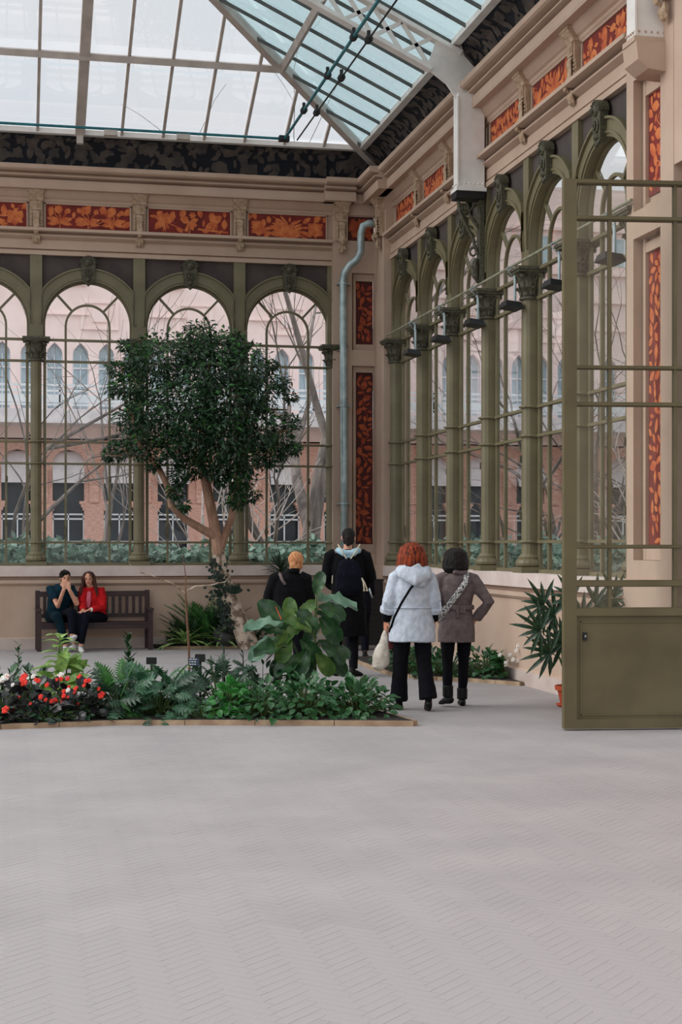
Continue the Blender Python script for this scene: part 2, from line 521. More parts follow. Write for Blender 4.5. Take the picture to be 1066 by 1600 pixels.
def painted(wall, fn, s0, s1, z0, z1, d, ground, paint, maker, seed, name, label=None):
    m = MB(); wbox(m, fn, s0, s1, d + 0.02, d, z0, z1)
    o = m.build(name, ground, wall, label=label)
    pt = Paint(fn, d, (s0 + .01, s1 - .01, z0 + .01, z1 - .01))
    maker(pt, random.Random(seed))
    o2 = pt.mb.build('painted_foliage', paint, o)
    return o

# back-corner pier (faces the camera), its painted panels
pier(wall_back, WB, PIER_B[0], 5.90, (5.52, 5.90))
for (z0, z1, mk, sd_) in ((1.66, 4.50, lambda p, r: motif_tall(p, r, 1.5), 3), (4.97, 6.01, lambda p, r: motif_tall(p, r, 1.0), 4)):
    painted(wall_back, WB, 5.605, 5.90, z0, z1, -0.065, M['maroon'], M['rust'], mk, sd_, 'painted_panel')
# right-hand corner pier (its end faces the camera)
pier(wall_right, WR, PIER_R[0], 24.86, (24.35, 24.36))
# near pier beside the glass door
pier(wall_right, WR, PIER_N[0], PIER_N[1], (13.32, 13.95))
for (z0, z1, sd_) in ((1.62, 4.46, 7), (5.0, 6.02, 8)):
    painted(wall_right, WR, 13.36, 13.87, z0, z1, -0.065, M['red'], M['orange'], lambda p, r: motif_tall(p, r, 1.5), sd_, 'painted_panel')
for fn, a0, a1, wl in ((WB, 5.56, 5.605, wall_back), (WR, 13.87, 13.93, wall_right)):   # stepped panel surround
    m = MB(); 
    for z0, z1 in ((1.50, 4.60), (4.86, 6.13)):
        wbox(m, fn, a0, a1, -0.05, -0.10, z0 + .003, z1 - .003)
    m.build('panel_surround', M['stone'], wl)
for z0, z1 in ((1.50, 1.66), (4.50, 4.60), (4.86, 4.97), (6.01, 6.13)):
    m = MB(); wbox(m, WB, 5.608, 5.90, -0.05, -0.098, z0 + .003, z1 - .003); m.build('panel_surround', M['stone'], wall_back)
    m = MB(); wbox(m, WR, 13.33, 13.867, -0.05, -0.098, max(z0 - .04, 1.503 if z0 < 4 else 0), z1 - (.045 if z0 < 5 else .003)); m.build('panel_surround', M['stone'], wall_right)

# ---- frieze: painted panels and console brackets
def frieze(wall, fn, cols, ends, seed, dark=False):
    edges = sorted(list(cols) + list(ends))
    for i, (a, b) in enumerate(zip(edges, edges[1:])):
        if b - a < 0.5: continue
        s0, s1 = a + 0.13, b - 0.13
        painted(wall, fn, s0, s1, 6.66, 7.082, -0.035, M['red'], M['orange'], lambda p, r, k=(seed + i) % 3: (motif_strip(p, r, k), motif_tall(p, r, .04 if fn is WB else .5)), seed + i * 7, 'frieze_panel')
        m = MB()
        for z0, z1 in ((6.655, 6.675), (7.065, 7.085)): wbox(m, fn, s0, s1, 0, -0.055, z0, z1)
        for x in (s0, s1 - .02): wbox(m, fn, x, x + .02, 0, -0.055, 6.655, 7.085)
        m.build('panel_surround', M['stone'], wall)
def console_mesh():
    """console bracket: x across, -y into the room, z up, origin at frieze foot on the wall"""
    m = MB()
    f = lambda s, d, z: (s, d, z)
    m.prism([(0.02, -.02), (-.10, -.02), (-.11, .20), (-.13, .30), (-.13, .44), (0.02, .44)], f, -.105, .105)
    m.box(-.075, .075, -.16, 0, .29, .43)                      # block with rosette
    m.lathe([(.05, 0), (.05, .01), (.03, .02), (.012, .028)], (0, 0, 0), 10)
    rv = m.v[-40:]; m.v[-40:] = [(x, -.16 - z, .36 + y) for x, y, z in rv]
    m.prism([(0, .44), (-.15, .44), (-.17, .49), (-.22, .53), (-.24, .56), (-.24, .60), (0, .60)], f, -.12, .12)
    m.box(-.145, .145, -.25, 0, .56, .605)
    pts = [(0, -.15, .27), (0, -.17, .22), (0, -.155, .14), (0, -.16, .06), (0, -.20, 0), (0, -.235, -.03), (0, -.22, -.07), (0, -.17, -.09)]
    m.loft(pts, [(.06, .02), (.065, .03), (.05, .025), (.055, .03), (.06, .035), (.055, .035), (.04, .03), (.02, .02)], 8)
    m.loft([(-.075, -.20, -.02), (.075, -.20, -.02)], [.035, .035], 8, side=(0, 1, 0))
    for k in range(5):
        for sx in (-1, 1): m.ell((sx * .075, -.12, .05 + k * .045), (.018, .02, .018), 6, 4)
    for sx in (-1, 0, 1):
        m.loft([(sx * .03, -.14, -.08), (sx * .045, -.15, -.15), (sx * .05, -.12, -.21), (sx*.04, -.10, -.24)], [.022, .03, .022, .006], 6)
    m.ell((0, -.13, -.17), (.05, .05, .06), 8, 5)
    return m.mesh('console', M['stone_d'])
me_con = console_mesh()
for s in [c for c in BCOL if c < 5] + [5.34]:
    o = inst(me_con, 'console', wall_back); o.scale = (.92, .75, 1); o.location = WB(s, -0.02 if s < 5.1 else -.16, 6.66)
for s in RCOL[1:-1]:
    if abs(s - RCOL[3]) < .01: continue
    o = inst(me_con, 'console', wall_right); o.scale = (.92, .75, 1); o.location = WR(s, -0.02, 6.66); o.rotation_euler = (0, 0, -PI / 2)
for s in (24.25, 13.1):
    o = inst(me_con, 'console', wall_right); o.scale = (.92, .75, 1); o.location = WR(s, -0.16, 6.66); o.rotation_euler = (0, 0, -PI / 2)
frieze(wall_back, WB, [c for c in BCOL if c < 5], (5.26,), 2)
frieze(wall_right, WR, RCOL[1:-1], (24.02, 14.25), 5)
painted(wall_back, WB, 5.46, 5.88, 6.66, 7.06, -0.165, M['maroon'], M['rust'], lambda p, r: motif_strip(p, r, 2), 77, 'frieze_panel')

# ---- the wall on the near side of the doorway, outside the picture
nw = MB().box(5.9, 6.34, 3.0, 11.35, 0, 7.26).build('wall_right_front', M['stone']); tag(nw, kind='structure')
MB().box(5.9, 6.34, 11.35, 13.02, 5.1, 7.26).build('door_lintel', M['stone'], nw)
MB().prism(CORN, WR, 3.0, 12.9).build('cornice', M['stone'], nw)
MB().box(5.85, 6.34, 3.0, 11.4, 0, .17).build('plinth', M['plinth'], nw)

# ---- columns
def column_meshes():
    A = {}
    m = MB()
    m.box(-.085, .085, -.02, .085, 1.315, 4.6)
    m.lathe([(.092, 1.42), (.088, 2.0), (.086, 4.6)], (0, -.03, 0), 12, rot=PI / 12)
    m.box(-.095, .095, -.075, .10, 4.88, 6.25)
    A['shaft'] = m.mesh('column', M['olive'], smooth=False)
    m = MB()
    m.box(-.165, .165, -.185, .12, 1.31, 1.385)
    m.lathe([(.14, 1.385), (.162, 1.40), (.168, 1.43), (.158, 1.465), (.13, 1.485), (.135, 1.50), (.115, 1.52), (.10, 1.54)], (0, -.03, 0), 16)
    A['base'] = m.mesh('column_base', M['olive'])
    m = MB()
    m.lathe([(.10, 4.56), (.122, 4.565), (.122, 4.59), (.10, 4.60), (.105, 4.66), (.12, 4.74), (.15, 4.82), (.185, 4.87)], (0, -.03, 0), 16)
    m.box(-.20, .20, -.225, .14, 4.87, 4.90); m.box(-.215, .215, -.24, .16, 4.90, 4.935)
    for row, (z, r, h) in enumerate(((4.61, .105, .10), (4.70, .115, .15))):
        for k in range(8):
            a = k * PI / 4 + row * PI / 8
            ca, sa = math.cos(a), math.sin(a)
            m.loft([(r*ca, r*sa-.03, z), ((r+.012)*ca, (r+.012)*sa-.03, z+h*.5), ((r+.05)*ca, (r+.05)*sa-.03, z+h*.9), ((r+.07)*ca, (r+.07)*sa-.03, z+h*.8)], [(.035, .01), (.04, .012), (.03, .012), (.008, .006)], 6, side=(-sa, ca, 0))
    for k in range(4):
        a = PI / 4 + k * PI / 2
        m.ell((.175*math.cos(a), .175*math.sin(a)-.03, 4.84), (.035, .035, .035), 8, 5)
    A['cap'] = m.mesh('capital', M['olive_d'])
    for nm, z in (('r1', 3.289), ('r2', 2.943), ('r0', 1.686)):
        m = MB(); m.lathe([(.10, z-.018), (.122, z-.012), (.128, z), (.122, z+.012), (.10, z+.018)], (0, -.03, 0), 12, rot=PI / 12); m.box(-.125, .125, -.03, .1, z-.014, z+.014)
        A[nm] = m.mesh('collar', M['olive'])
    return A
CM = column_meshes()
def column(wall, fn, s, right):
    o = inst(CM['shaft'], 'column', wall); o.location = fn(s, 0, 0); o.rotation_euler = (0, 0, -PI / 2 if right else 0)
    for k, nm in (('base', 'column_base'), ('cap', 'capital'), ('r1', 'collar'), ('r2', 'collar'), ('r0', 'collar')):
        inst(CM[k], nm, o)
for s in BCOL[:-1] + [5.225]: column(wall_back, WB, s, False)
for s in RCOL: column(wall_right, WR, s, True)

# ---- arched windows
HB = P / 2
def arch_pts(r, zc, n=24, a0=0, a1=180): return [(r * math.cos(R(a0 + (a1 - a0) * i / n)), zc + r * math.sin(R(a0 + (a1 - a0) * i / n))) for i in range(n + 1)]
ZC, RI, RO = 5.155, 0.705, 0.905
def strip(m, inner, outer, d0, d1):
    """solid band between two polylines in the wall plane (local x, y=depth, z)"""
    n = len(inner); vs = []
    for (x, z), (X, Z) in zip(inner, outer): vs += [(x, d0, z), (X, d0, Z), (X, d1, Z), (x, d1, z)]
    fs = []
    for i in range(n - 1):
        for k in range(4): fs.append((i*4+k, (i+1)*4+k, (i+1)*4+(k+1) % 4, i*4+(k+1) % 4))
    fs += [(3, 2, 1, 0), tuple((n-1)*4+k for k in range(4))]
    m.add(vs, fs)
def window_meshes():
    A = {}
    lim = HB - .09
    def cl(p): return [(max(-lim, min(lim, x)), z) for x, z in p]
    m = MB()
    ip = [(RI, 4.93)] + arch_pts(RI, ZC, 28) + [(-RI, 4.93)]
    op = [(lim, 4.93)] + cl(arch_pts(RO, ZC, 28)) + [(-lim, 4.93)]
    strip(m, ip, op, -.075, .085)
    ip2 = arch_pts(RO - .02, ZC, 28); op2 = arch_pts(RO + .005, ZC, 28)
    strip(m, cl(ip2), cl(op2), -.105, -.07)
    strip(m, arch_pts(RI + .035, ZC, 28), arch_pts(RI + .06, ZC, 28), -.09, -.07)
    A['arch'] = m.mesh('arch_ring', M['olive'])
    m = MB()
    xs = [-lim + 2 * lim * i / 24 for i in range(25)]
    lo = [(x, ZC + math.sqrt(max(0, RO * RO - x * x)) - .01) for x in xs]
    hi = [(x, 6.252) for x in xs]
    strip(m, lo, hi, -.02, .08)
    A['spandrel'] = m.mesh('spandrel', M['spandrel'])
    # keystone
    m = MB(); f = lambda s, d, z: (s, d, z)
    vs = [(-.085, -.06, 5.83), (.085, -.06, 5.83), (.125, -.06, 6.16), (-.125, -.06, 6.16), (-.085, -.145, 5.83), (.085, -.145, 5.83), (.125, -.155, 6.16), (-.125, -.155, 6.16)]
    m.add(vs, [(0,1,2,3), (7,6,5,4), (0,4,5,1), (1,5,6,2), (2,6,7,3), (3,7,4,0)])
    strip(m, [(.08 * math.cos(a), 6.12 + .08 * math.sin(a)) for a in [PI * i / 10 for i in range(11)]], [(.135 * math.cos(a), 6.12 + .13 * math.sin(a)) for a in [PI * i / 10 for i in range(11)]], -.165, -.06)
    for i in range(9):
        a = PI * (i + .5) / 9; m.ell((.12 * math.cos(a), -.17, 6.12 + .115 * math.sin(a)), (.016, .016, .016), 6, 4)
    m.ell((0, -.15, 6.14), (.07, .05, .06), 8, 5); m.ell((0, -.20, 6.13), (.025, .025, .025), 6, 4)
    for rr_, q in ((.062, .016), (.03, .014)):
        ring = [(rr_ * math.cos(2*PI*i/12), -.155 - (0.02 if rr_ < .05 else 0), 5.98 + rr_ * math.sin(2*PI*i/12)) for i in range(13)]
        m.loft(ring, [q] * 13, 6, side=(0, 1, 0))
    m.ell((0, -.15, 5.87), (.05, .035, .04), 8, 5)
    m.loft([(-.06, -.12, 5.84), (0, -.14, 5.79), (.06, -.12, 5.84)], [.02, .035, .02], 6, side=(0, 1, 0))
    A['key'] = m.mesh('keystone', M['olive_d'])
    # frame and glazing bars
    m = MB(); y0, y1 = .035, .08
    for sx in (-1, 1):
        m.box(sx * .70, sx * .655, y0, y1, 1.315, 4.95)
        m.box(sx * .365, sx * .33, y0, y1, 1.315, 5.14)
    strip(m, arch_pts(.33, 5.14, 16), arch_pts(.365, 5.14, 16), y0, y1)
    strip(m, [(.67, 4.93)] + arch_pts(.67, ZC, 28) + [(-.67, 4.93)], [(.71, 4.93)] + arch_pts(.71, ZC, 28) + [(-.71, 4.93)], y0, y1)
    for sx in (-1, 1): m.beam((sx * .245, .057, 5.385), (sx * .49, .057, 5.65), .036, .045, up=(0, 1, 0))
    A['bars'] = m.mesh('glazing_bar', M['olive'])
    for nm, z, h in (('t0', 4.918, .036), ('t1', 4.575, .036), ('t2', 3.289, .034), ('t3', 2.943, .034), ('t4', 1.686, .034), ('t5', 1.335, .045)):
        m = MB(); m.box(-.72, .72, .02, .085, z - h/2, z + h/2); A[nm] = m.mesh('rail', M['olive'])
    # casement hinges and stay on the middle light
    m = MB()
    for z in (1.95, 2.65): m.box(.345, .375, .005, .04, z, z + .09)
    m.loft([(-.36, .02, 1.75), (-.33, .01, 1.86), (-.36, .01, 1.95), (-.385, .01, 1.88), (-.36, .02, 1.75)], [.008] * 5, 5)
    A['hinge'] = m.mesh('casement_hinge', M['olive_d'])
    rows = [(1.3575, 1.669), (1.703, 2.926), (2.96, 3.272), (3.306, 4.557), (4.593, 4.90)]
    cols_ = [(-.655, -.365), (-.33, .33), (.365, .655)]
    A['panes'] = []
    for z0, z1 in rows:
        for x0, x1 in cols_:
            A['panes'].append(MB().box(x0, x1, .055, .061, z0, z1).mesh('pane', M['glass']))
    m = MB(); strip(m, [(x, 4.936) for x in [.33 * math.cos(PI * i / 16) for i in range(17)]], [(x, z) for x, z in arch_pts(.33, 5.14, 16)], .055, .061)
    A['panes'].append(m.mesh('pane', M['glass']))
    m = MB(); strip(m, arch_pts(.365, 5.14, 10, 47, 133), arch_pts(.67, ZC, 10, 47, 133), .055, .061); A['panes'].append(m.mesh('pane', M['glass']))
    for sx in (-1, 1):
        i_ = [(.365, 4.936)] + arch_pts(.365, 5.14, 8, 0, 45); o_ = [(.67, 4.936)] + arch_pts(.67, ZC, 8, 0, 45)
        m = MB(); strip(m, [(sx * x, z) for x, z in i_], [(sx * x, z) for x, z in o_], .055, .061); A['panes'].append(m.mesh('pane', M['glass']))
    return A
WM = window_meshes()
WN = [0]
def window(fn, s, right):
    WN[0] += 1
    o = inst(WM['arch'], 'window_%d' % WN[0]); tag(o, kind='structure')
    o.location = fn(s, 0, 0); o.rotation_euler = (0, 0, -PI / 2 if right else 0)
    inst(WM['spandrel'], 'spandrel', o); inst(WM['key'], 'keystone', o); inst(WM['bars'], 'glazing_bar', o)
    for k in ('t0', 't1', 't2', 't3', 't4', 't5'): inst(WM[k], 'rail', o)
    inst(WM['hinge'], 'casement_hinge', o)
    for p in WM['panes']: inst(p, 'pane', o)
for a, b in zip(BCOL, BCOL[1:]): window(WB, (a + b) / 2, False)
for a, b in zip(RCOL, RCOL[1:]): window(WR, (a + b) / 2, True)

# ---- cove with painted leaves, eaves
EZ, ED = 8.13, 0.50
def cove(wall, fn, s0, s1, seed):
    prof = [(-.04, 7.60), (-.06, 7.75), (-.12, 7.9), (-.24, 8.03), (-.42, 8.09), (-.42, 8.14), (.1, 8.14), (.1, 7.6)]
    MB().prism(prof, fn, s0, s1).build('cove', M['navy'], wall)
    rr = random.Random(seed); m = MB()
    q = prof[:5]; ln = [0]
    for a, b in zip(q, q[1:]): ln.append(ln[-1] + math.hypot(b[0]-a[0], b[1]-a[1]))
    def at(t):
        t = max(0, min(ln[-1] - 1e-4, t))
        for i in range(4):
            if t <= ln[i+1]:
                k = (t - ln[i]) / (ln[i+1] - ln[i]); d = q[i][0] + (q[i+1][0]-q[i][0])*k; z = q[i][1] + (q[i+1][1]-q[i][1])*k
                nd = -(q[i+1][1]-q[i][1]); nz_ = (q[i+1][0]-q[i][0]); l = math.hypot(nd, nz_)
                return d + nd/l*.004, z + nz_/l*.004
    T = ln[-1]; s = s0 + .1; k = 0
    while s < s1 - .1:
        for t0 in (rr.uniform(.05, .2), rr.uniform(.25, .4), rr.uniform(.42, .55)):
            L = rr.uniform(.12, .26); Wd = L * rr.uniform(.4, .7); a = rr.choice((rr.uniform(50, 130), rr.uniform(20, 70), rr.uniform(110, 160)))
            pts = leaf_poly(s, t0, L, Wd, R(a), n=6, wave=.2, rr=rr)
            k += 1; e = .00002 * k
            # small quads so that the paint follows the curve
            n = len(pts); c = (sum(p[0] for p in pts)/n, sum(p[1] for p in pts)/n)
            vs = []
            for p in pts + [c]:
                d, z = at(p[1]); vs.append(fn(min(max(p[0], s0), s1), d - e - .003, z))
            m.add(vs, [(i, (i+1) % n, n) for i in range(n)])
        s += rr.uniform(.07, .12)
    m.build('painted_foliage', M['covel'], wall)
cove(wall_back, WB, S_BK0, 5.95, 21)
cove(wall_right, WR, PIER_N[0] - 1.5, 24.80, 22)

# ---- glazed hip roof
EX, EY, TB = XR - ED, YB - ED, 0.475
ceiling = MB()
ceiling.box(S_BK0, EX + .06, EY - .03, EY + .08, EZ - .06, EZ + .02)
ceiling.box(EX - .03, EX + .08, 11.0, EY + .08, EZ - .06, EZ + .02)
ceiling = ceiling.build('ceiling', M['white']); tag(ceiling, kind='structure')
def rb(x, d): return (x, EY - d, EZ + TB * d)        # point on the back slope, d metres in from the eave
def rr_(y, d): return (EX - d, y, EZ + TB * d)       # on the right slope
RIDGE = 5.8
def off(p, dz): return (p[0], p[1], p[2] + dz)
bx = [1.08 + .65 * k for k in range(-13, 8)]
for x in bx:
    if x > EX - .05: continue
    dmax = min(RIDGE, EX - x)
    if dmax < .1: continue
    main = abs(x - 1.08) < .01 or abs(x - 1.08 + 3.9) < .01 or abs(x - 1.08 + 7.8) < .01
    m = MB()
    m.beam(off(rb(x, 0), -.02), off(rb(x, dmax), -.02), .15 if main else .045, .16 if main else .07, up=(0, 0, 1))
    if main: m.box(x - .05, x + .05, EY - .06, EY + .04, 7.93, EZ + .02)
    m.build('main_rafter' if main else 'glazing_bar', M['rafter'], ceiling)
ry = [19.08 + .65 * k for k in range(-12, 9)]
for y in ry:
    if y > EY - .1: continue
    dmax = min(RIDGE, EY - y)
    m = MB().beam(off(rr_(y, 0), -.02), off(rr_(y, dmax), -.02), .024, .045, up=(0, 0, 1))
    m.build('glazing_bar', M['barr'], ceiling)
MB().beam(off((EX + .35, EY + .35, EZ - TB * .35), -.02), off((EX - RIDGE, EY - RIDGE, EZ + TB * RIDGE), -.03), .12, .14).build('hip_rafter', M['rafter'], ceiling)
for d in (1.57, 3.14, 4.71):
    MB().beam(off(rb(S_BK0, d), -.06), off(rb(EX - d, d), -.06), .12, .10, up=(0, -TB, 1)).build('purlin', M['rafter'], ceiling)
    MB().beam(off(rr_(11.0, d), -.06), off(rr_(EY - d, d), -.06), .06, .10, up=(-TB, 0, 1)).build('purlin', M['rafter'], ceiling)
def quad(vs, mt):
    up = [(a, b, c + .006) for a, b, c in vs]; n = len(vs)
    m = MB().add(vs + up, [tuple(range(n-1, -1, -1)), tuple(range(n, 2*n))] + [(i, (i+1) % n, n+(i+1) % n, n+i) for i in range(n)])
    return m.build('pane', mt, ceiling)
lv = [0, 1.57, 3.14, 4.71, RIDGE]
bx2 = [x for x in bx if x < EX - .05] + [EX]
for x0, x1 in zip(bx2, bx2[1:]):
    for d0, d1 in zip(lv, lv[1:]):
        if d0 >= EX - x0: continue
        pts = [rb(x0, d0), rb(min(x1, EX - d0), d0)]
        if EX - x1 >= d1: pts.append(rb(x1, d1))
        elif EX - x1 > d0: pts.append(rb(x1, EX - x1)); pts.append(rb(EX - d1, d1)) if EX - d1 > x0 else None
        else: pts.append(rb(EX - d1, d1)) if EX - d1 > x0 else None
        pts.append(rb(x0, min(d1, EX - x0)))
        quad([off(p, .03) for p in pts], M['roofglass'])
ry2 = [y for y in ry if y < EY - .1 and y > 10.9] + [EY]
for y0, y1 in zip(ry2, ry2[1:]):
    for d0, d1 in zip(lv, lv[1:]):
        if d0 >= EY - y0: continue
        pts = [rr_(y0, d0), rr_(min(y1, EY - d0), d0)]
        if EY - y1 >= d1: pts.append(rr_(y1, d1))
        elif EY - y1 > d0: pts.append(rr_(y1, EY - y1)); pts.append(rr_(EY - d1, d1)) if EY - d1 > y0 else None
        else: pts.append(rr_(EY - d1, d1)) if EY - d1 > y0 else None
        pts.append(rr_(y0, min(d1, EY - y0)))
        quad([off(p, .03) for p in pts], M['roofglass2'])

# ---- lattice roof trusses on wall brackets
def truss(y, full):
    t = empty('lattice_truss', (5.62, y, 6.2), 'white lattice roof truss on its tall wall bracket, standing on the dark iron scroll bracket' if full else 'white lattice roof truss at the top right corner, on a stone corbel beside the pier', 'roof truss', 'lattice roof trusses')
    L = (5.62, y, 6.2)
    m = MB()
    a = lambda d, dz: (EX - d, y, EZ + TB * d + dz)
    m.beam(a(-.1, -.10), a(RIDGE, -.10), .16, .05); m.build('top_chord', M['white'], t, L)
    m = MB(); m.beam(a(.30, -.52), a(RIDGE, -.52), .16, .05); m.build('bottom_chord', M['white'], t, L)
    m = MB(); k = .3
    while k < RIDGE - .3:
        m.beam(a(k, -.5), a(k + .38, -.12), .05, .03, up=(0, 1, 0)); m.beam(a(k, -.12), a(k + .38, -.5), .05, .03, up=(0, 1, 0)); k += .38
    m.build('lattice_bars', M['white'], t, L)
    zb = 6.19 if full else 6.27
    m = MB()
    m.box(5.63, 5.98, y - .11, y + .11, zb + .04, 7.45)
    vs2 = [(5.98, 7.4), (5.63, 7.4), (5.50, 7.58), (5.30, 7.72), (5.24, 7.78), (5.36, 8.12), (5.70, 8.09), (5.74, 7.95), (5.98, 7.7)]
    n = len(vs2)
    m.add([(x, y - .02, z) for x, z in vs2] + [(x, y + .02, z) for x, z in vs2], [tuple(range(n)), tuple(range(2*n-1, n-1, -1))] + [(i, n+i, n+(i+1) % n, (i+1) % n) for i in range(n)])
    m.beam((5.63, y, 7.4), (5.28, y, 7.74), .2, .03, up=(0, 1, 0)) if False else None
    m.build('wall_bracket', M['white'], t, L)
    m = MB(); m.box(5.6, 6.0, y - .14, y + .14, zb + .002, zb + .05)
    for k in range(5): m.ell((5.62, y - .1 + k * .05, zb + .1), (.012, .012, .012), 6, 4)
    for k in range(6): m.ell((5.66 + k * .06, y - .115, zb + .1), (.012, .012, .012), 6, 4)
    m.build('base_plate', M['white'] if full else M['stone'], t, L)
    m = MB()
    m.beam((5.625, y - .115, zb + .05), (5.625, y - .115, 7.4), .02, .02); m.build('edge_angle', M['white'], t, L)
truss(RCOL[3], True)
truss(13.36, False)
m = MB()
m.prism([(-.16, 6.0), (-.36, 6.02), (-.46, 6.10), (-.48, 6.27), (-.1, 6.27), (-.1, 6.0)], WR, 13.20, 13.52)
m.build('corbel', M['stone'], wall_right)
# dark cast-iron scroll bracket below the truss
y = RCOL[3]
b_ = empty('scroll_bracket', (5.95, y, 5.3), 'dark cast iron scroll bracket under the white truss post', 'bracket')
L = (5.95, y, 5.3)
m = MB(); m.box(5.60, 5.98, y - .12, y + .12, 6.10, 6.19); m.build('top_plate', M['black'], b_, L)
m = MB(); m.box(5.93, 5.99, y - .07, y + .07, 5.05, 6.1); m.build('back_plate', M['olive_d'], b_, L)
m = MB()
for pts in ([(5.66, 6.08), (5.68, 5.95), (5.75, 5.8), (5.85, 5.62), (5.92, 5.4)], [(5.90, 6.05), (5.80, 5.95), (5.72, 5.93)], [(5.93, 5.75), (5.82, 5.9), (5.78, 6.05)]):
    m.loft([(x, y, z) for x, z in pts], [.022] * 5, 6, side=(0, 1, 0))
for cx, cz, r0 in ((5.70, 5.98, .07), (5.87, 5.42, .09), (5.80, 5.72, .06)):
    m.loft([(cx + (r0 - .008 * i) * math.cos(i * .7), y, cz + (r0 - .008 * i) * math.sin(i * .7)) for i in range(9)], [.02 - .001 * i for i in range(9)], 6, side=(0, 1, 0))
m.build('scroll', M['olive_d'], b_, L)
m = MB(); m.loft([(5.90, y, 5.35), (5.87, y, 5.25), (5.89, y, 5.12), (5.93, y, 5.02)], [.03, .06, .045, .01], 8); m.build('pendant', M['olive_d'], b_, L)

# ---- teal blind-drive shafts under the eaves
t = empty('drive_shaft', (4.17, 23.5, 7.94), 'thin teal drive shaft running along under the back eave', 'shaft')
MB().loft([(S_BK0, 23.5, 7.94), (4.17, 23.5, 7.94)], [.022, .022], 8, side=(0, 1, 0)).build('shaft', M['teal'], t, (4.17, 23.5, 7.94))
MB().box(4.08, 4.24, 23.44, 23.56, 7.90, 7.98).build('gear_box', M['black'], t, (4.17, 23.5, 7.94))
for x in (1.5, 2.6): MB().box(x - .1, x + .1, 23.46, 23.54, 7.84, 7.92).build('bearing', M['rafter'], t, (4.17, 23.5, 7.94))
for i, (x, r, lb) in enumerate(((4.17, .022, 'teal drive shaft along the right slope, the left one of the pair'), (4.36, .012, 'thin dark chain rod along the right slope, right of the teal shaft'))):
    L = (x, 23.4, 7.94 - .02 * i)
    t = empty('drive_shaft', L, lb, 'shaft')
    MB().loft([(x, 23.45, L[2]), (x, 12.0, L[2])], [r, r], 8, side=(1, 0, 0)).build('shaft', M['teal'] if i == 0 else M['black'], t, L)
    for yy in (21.9, 20.2, 18.6, 17.0):
        mm_ = MB().lathe([(.02, -.05), (.05, -.04), (.05, -.015), (.025, 0), (.05, .015), (.05, .04), (.02, .05)], (0, 0, 0), 10)
        mm_.v = [(x + a, yy + c, L[2] + b) for a, b, c in mm_.v]
        mm_.box(x - .02, x + .02, yy - .02, yy + .02, L[2], L[2] + .11)
        mm_.build('pulley', M['black'], t, L)

# ---- curtain rod and floodlights on the right arcade
L = (5.86, 19, 5.0)
t = empty('lamp_rail', L, 'long thin pale rod in front of the capitals of the right arcade', 'rail')
MB().loft([(5.86, 23.7, 4.97), (5.86, 13.9, 4.97)], [.017, .017], 8).build('rod', M['rod'], t, L)
for y_ in RCOL[:-1]: MB().beam((5.86, y_ - .02, 4.97), (5.98, y_ - .02, 4.94), .02, .02).build('rod_holder', M['rod'], t, L)
ords = ('nearest the corner pier', 'in the second bay from the corner', 'in the third bay from the corner', 'in the fourth bay from the corner', 'in the bay cut by the door stile', 'seen through the glass door')
def flood():
    o = empty('floodlight', (0, 0, 0), None, 'floodlight', 'floodlights hanging from the rail')
    m = MB(); m.loft([(0, 0, 0), (.05, 0, .02), (.09, 0, -.02), (.10, 0, -.12), (.10, 0, -.42)], [.016] * 5, 8, side=(0, 1, 0)); m.loft([(.02, .06, .0), (.10, .04, -.1), (.10, .02, -.40)], [.006] * 3, 6, side=(0, 1, 0))
    m.build('arm', M['zinc'], o)
    m = MB(); vs = [(-.12, -.16, -.02), (.10, -.16, -.05), (.10, .16, -.05), (-.12, .16, -.02), (-.10, -.11, .05), (.08, -.11, .03), (.08, .11, .03), (-.10, .11, .05)]
    vs = [(a + .06, b, c - .44) for a, b, c in vs]
    m.add(vs, [(3,2,1,0),(4,5,6,7),(0,1,5,4),(1,2,6,5),(2,3,7,6),(3,0,4,7)]); m.build('lamp_head', M['black'], o)
    return o
f0 = flood()
for i in range(6):
    if i == 0: o = f0
    else:
        o = f0.copy(); COL.objects.link(o)
        for ch in list(f0.children):
            c_ = ch.copy(); COL.objects.link(c_); c_.parent = o
    o.location = (5.80, (22.131, 20.572, 19.123 - .12, 17.514, 16.0, 14.42)[i], 4.94)
    o['label'] = 'black floodlight hanging from the rail %s' % ords[i]

# ---- zinc drainpipe in the corner
L = (5.30, 24.55, 1.3)
t = empty('drainpipe', L, 'galvanised drainpipe running down the corner pier, bent twice at the top', 'pipe')
pp = [(5.36, 24.62, 0.1), (5.36, 24.62, 3.0), (5.34, 24.62, 5.95), (5.36, 24.60, 6.10), (5.44, 24.56, 6.22), (5.54, 24.50, 6.30), (5.60, 24.46, 6.42), (5.60, 24.44, 6.72), (5.63, 24.42, 6.84), (5.72, 24.40, 6.88), (5.9, 24.40, 6.88)]
MB().loft(pp, [.062] * len(pp), 14, side=(0, 1, 0)).build('pipe', M['zinc'], t, L, smooth=True)
for z in (2.3, 3.9, 5.9): 
    m = MB().lathe([(.066, z), (.075, z + .01), (.075, z + .03), (.066, z + .04)], (5.36, 24.62, 0), 14); m.box(5.25, 5.47, 24.61, 24.75, z + .01, z + .03); m.build('pipe_clamp', M['zinc'], t, L)

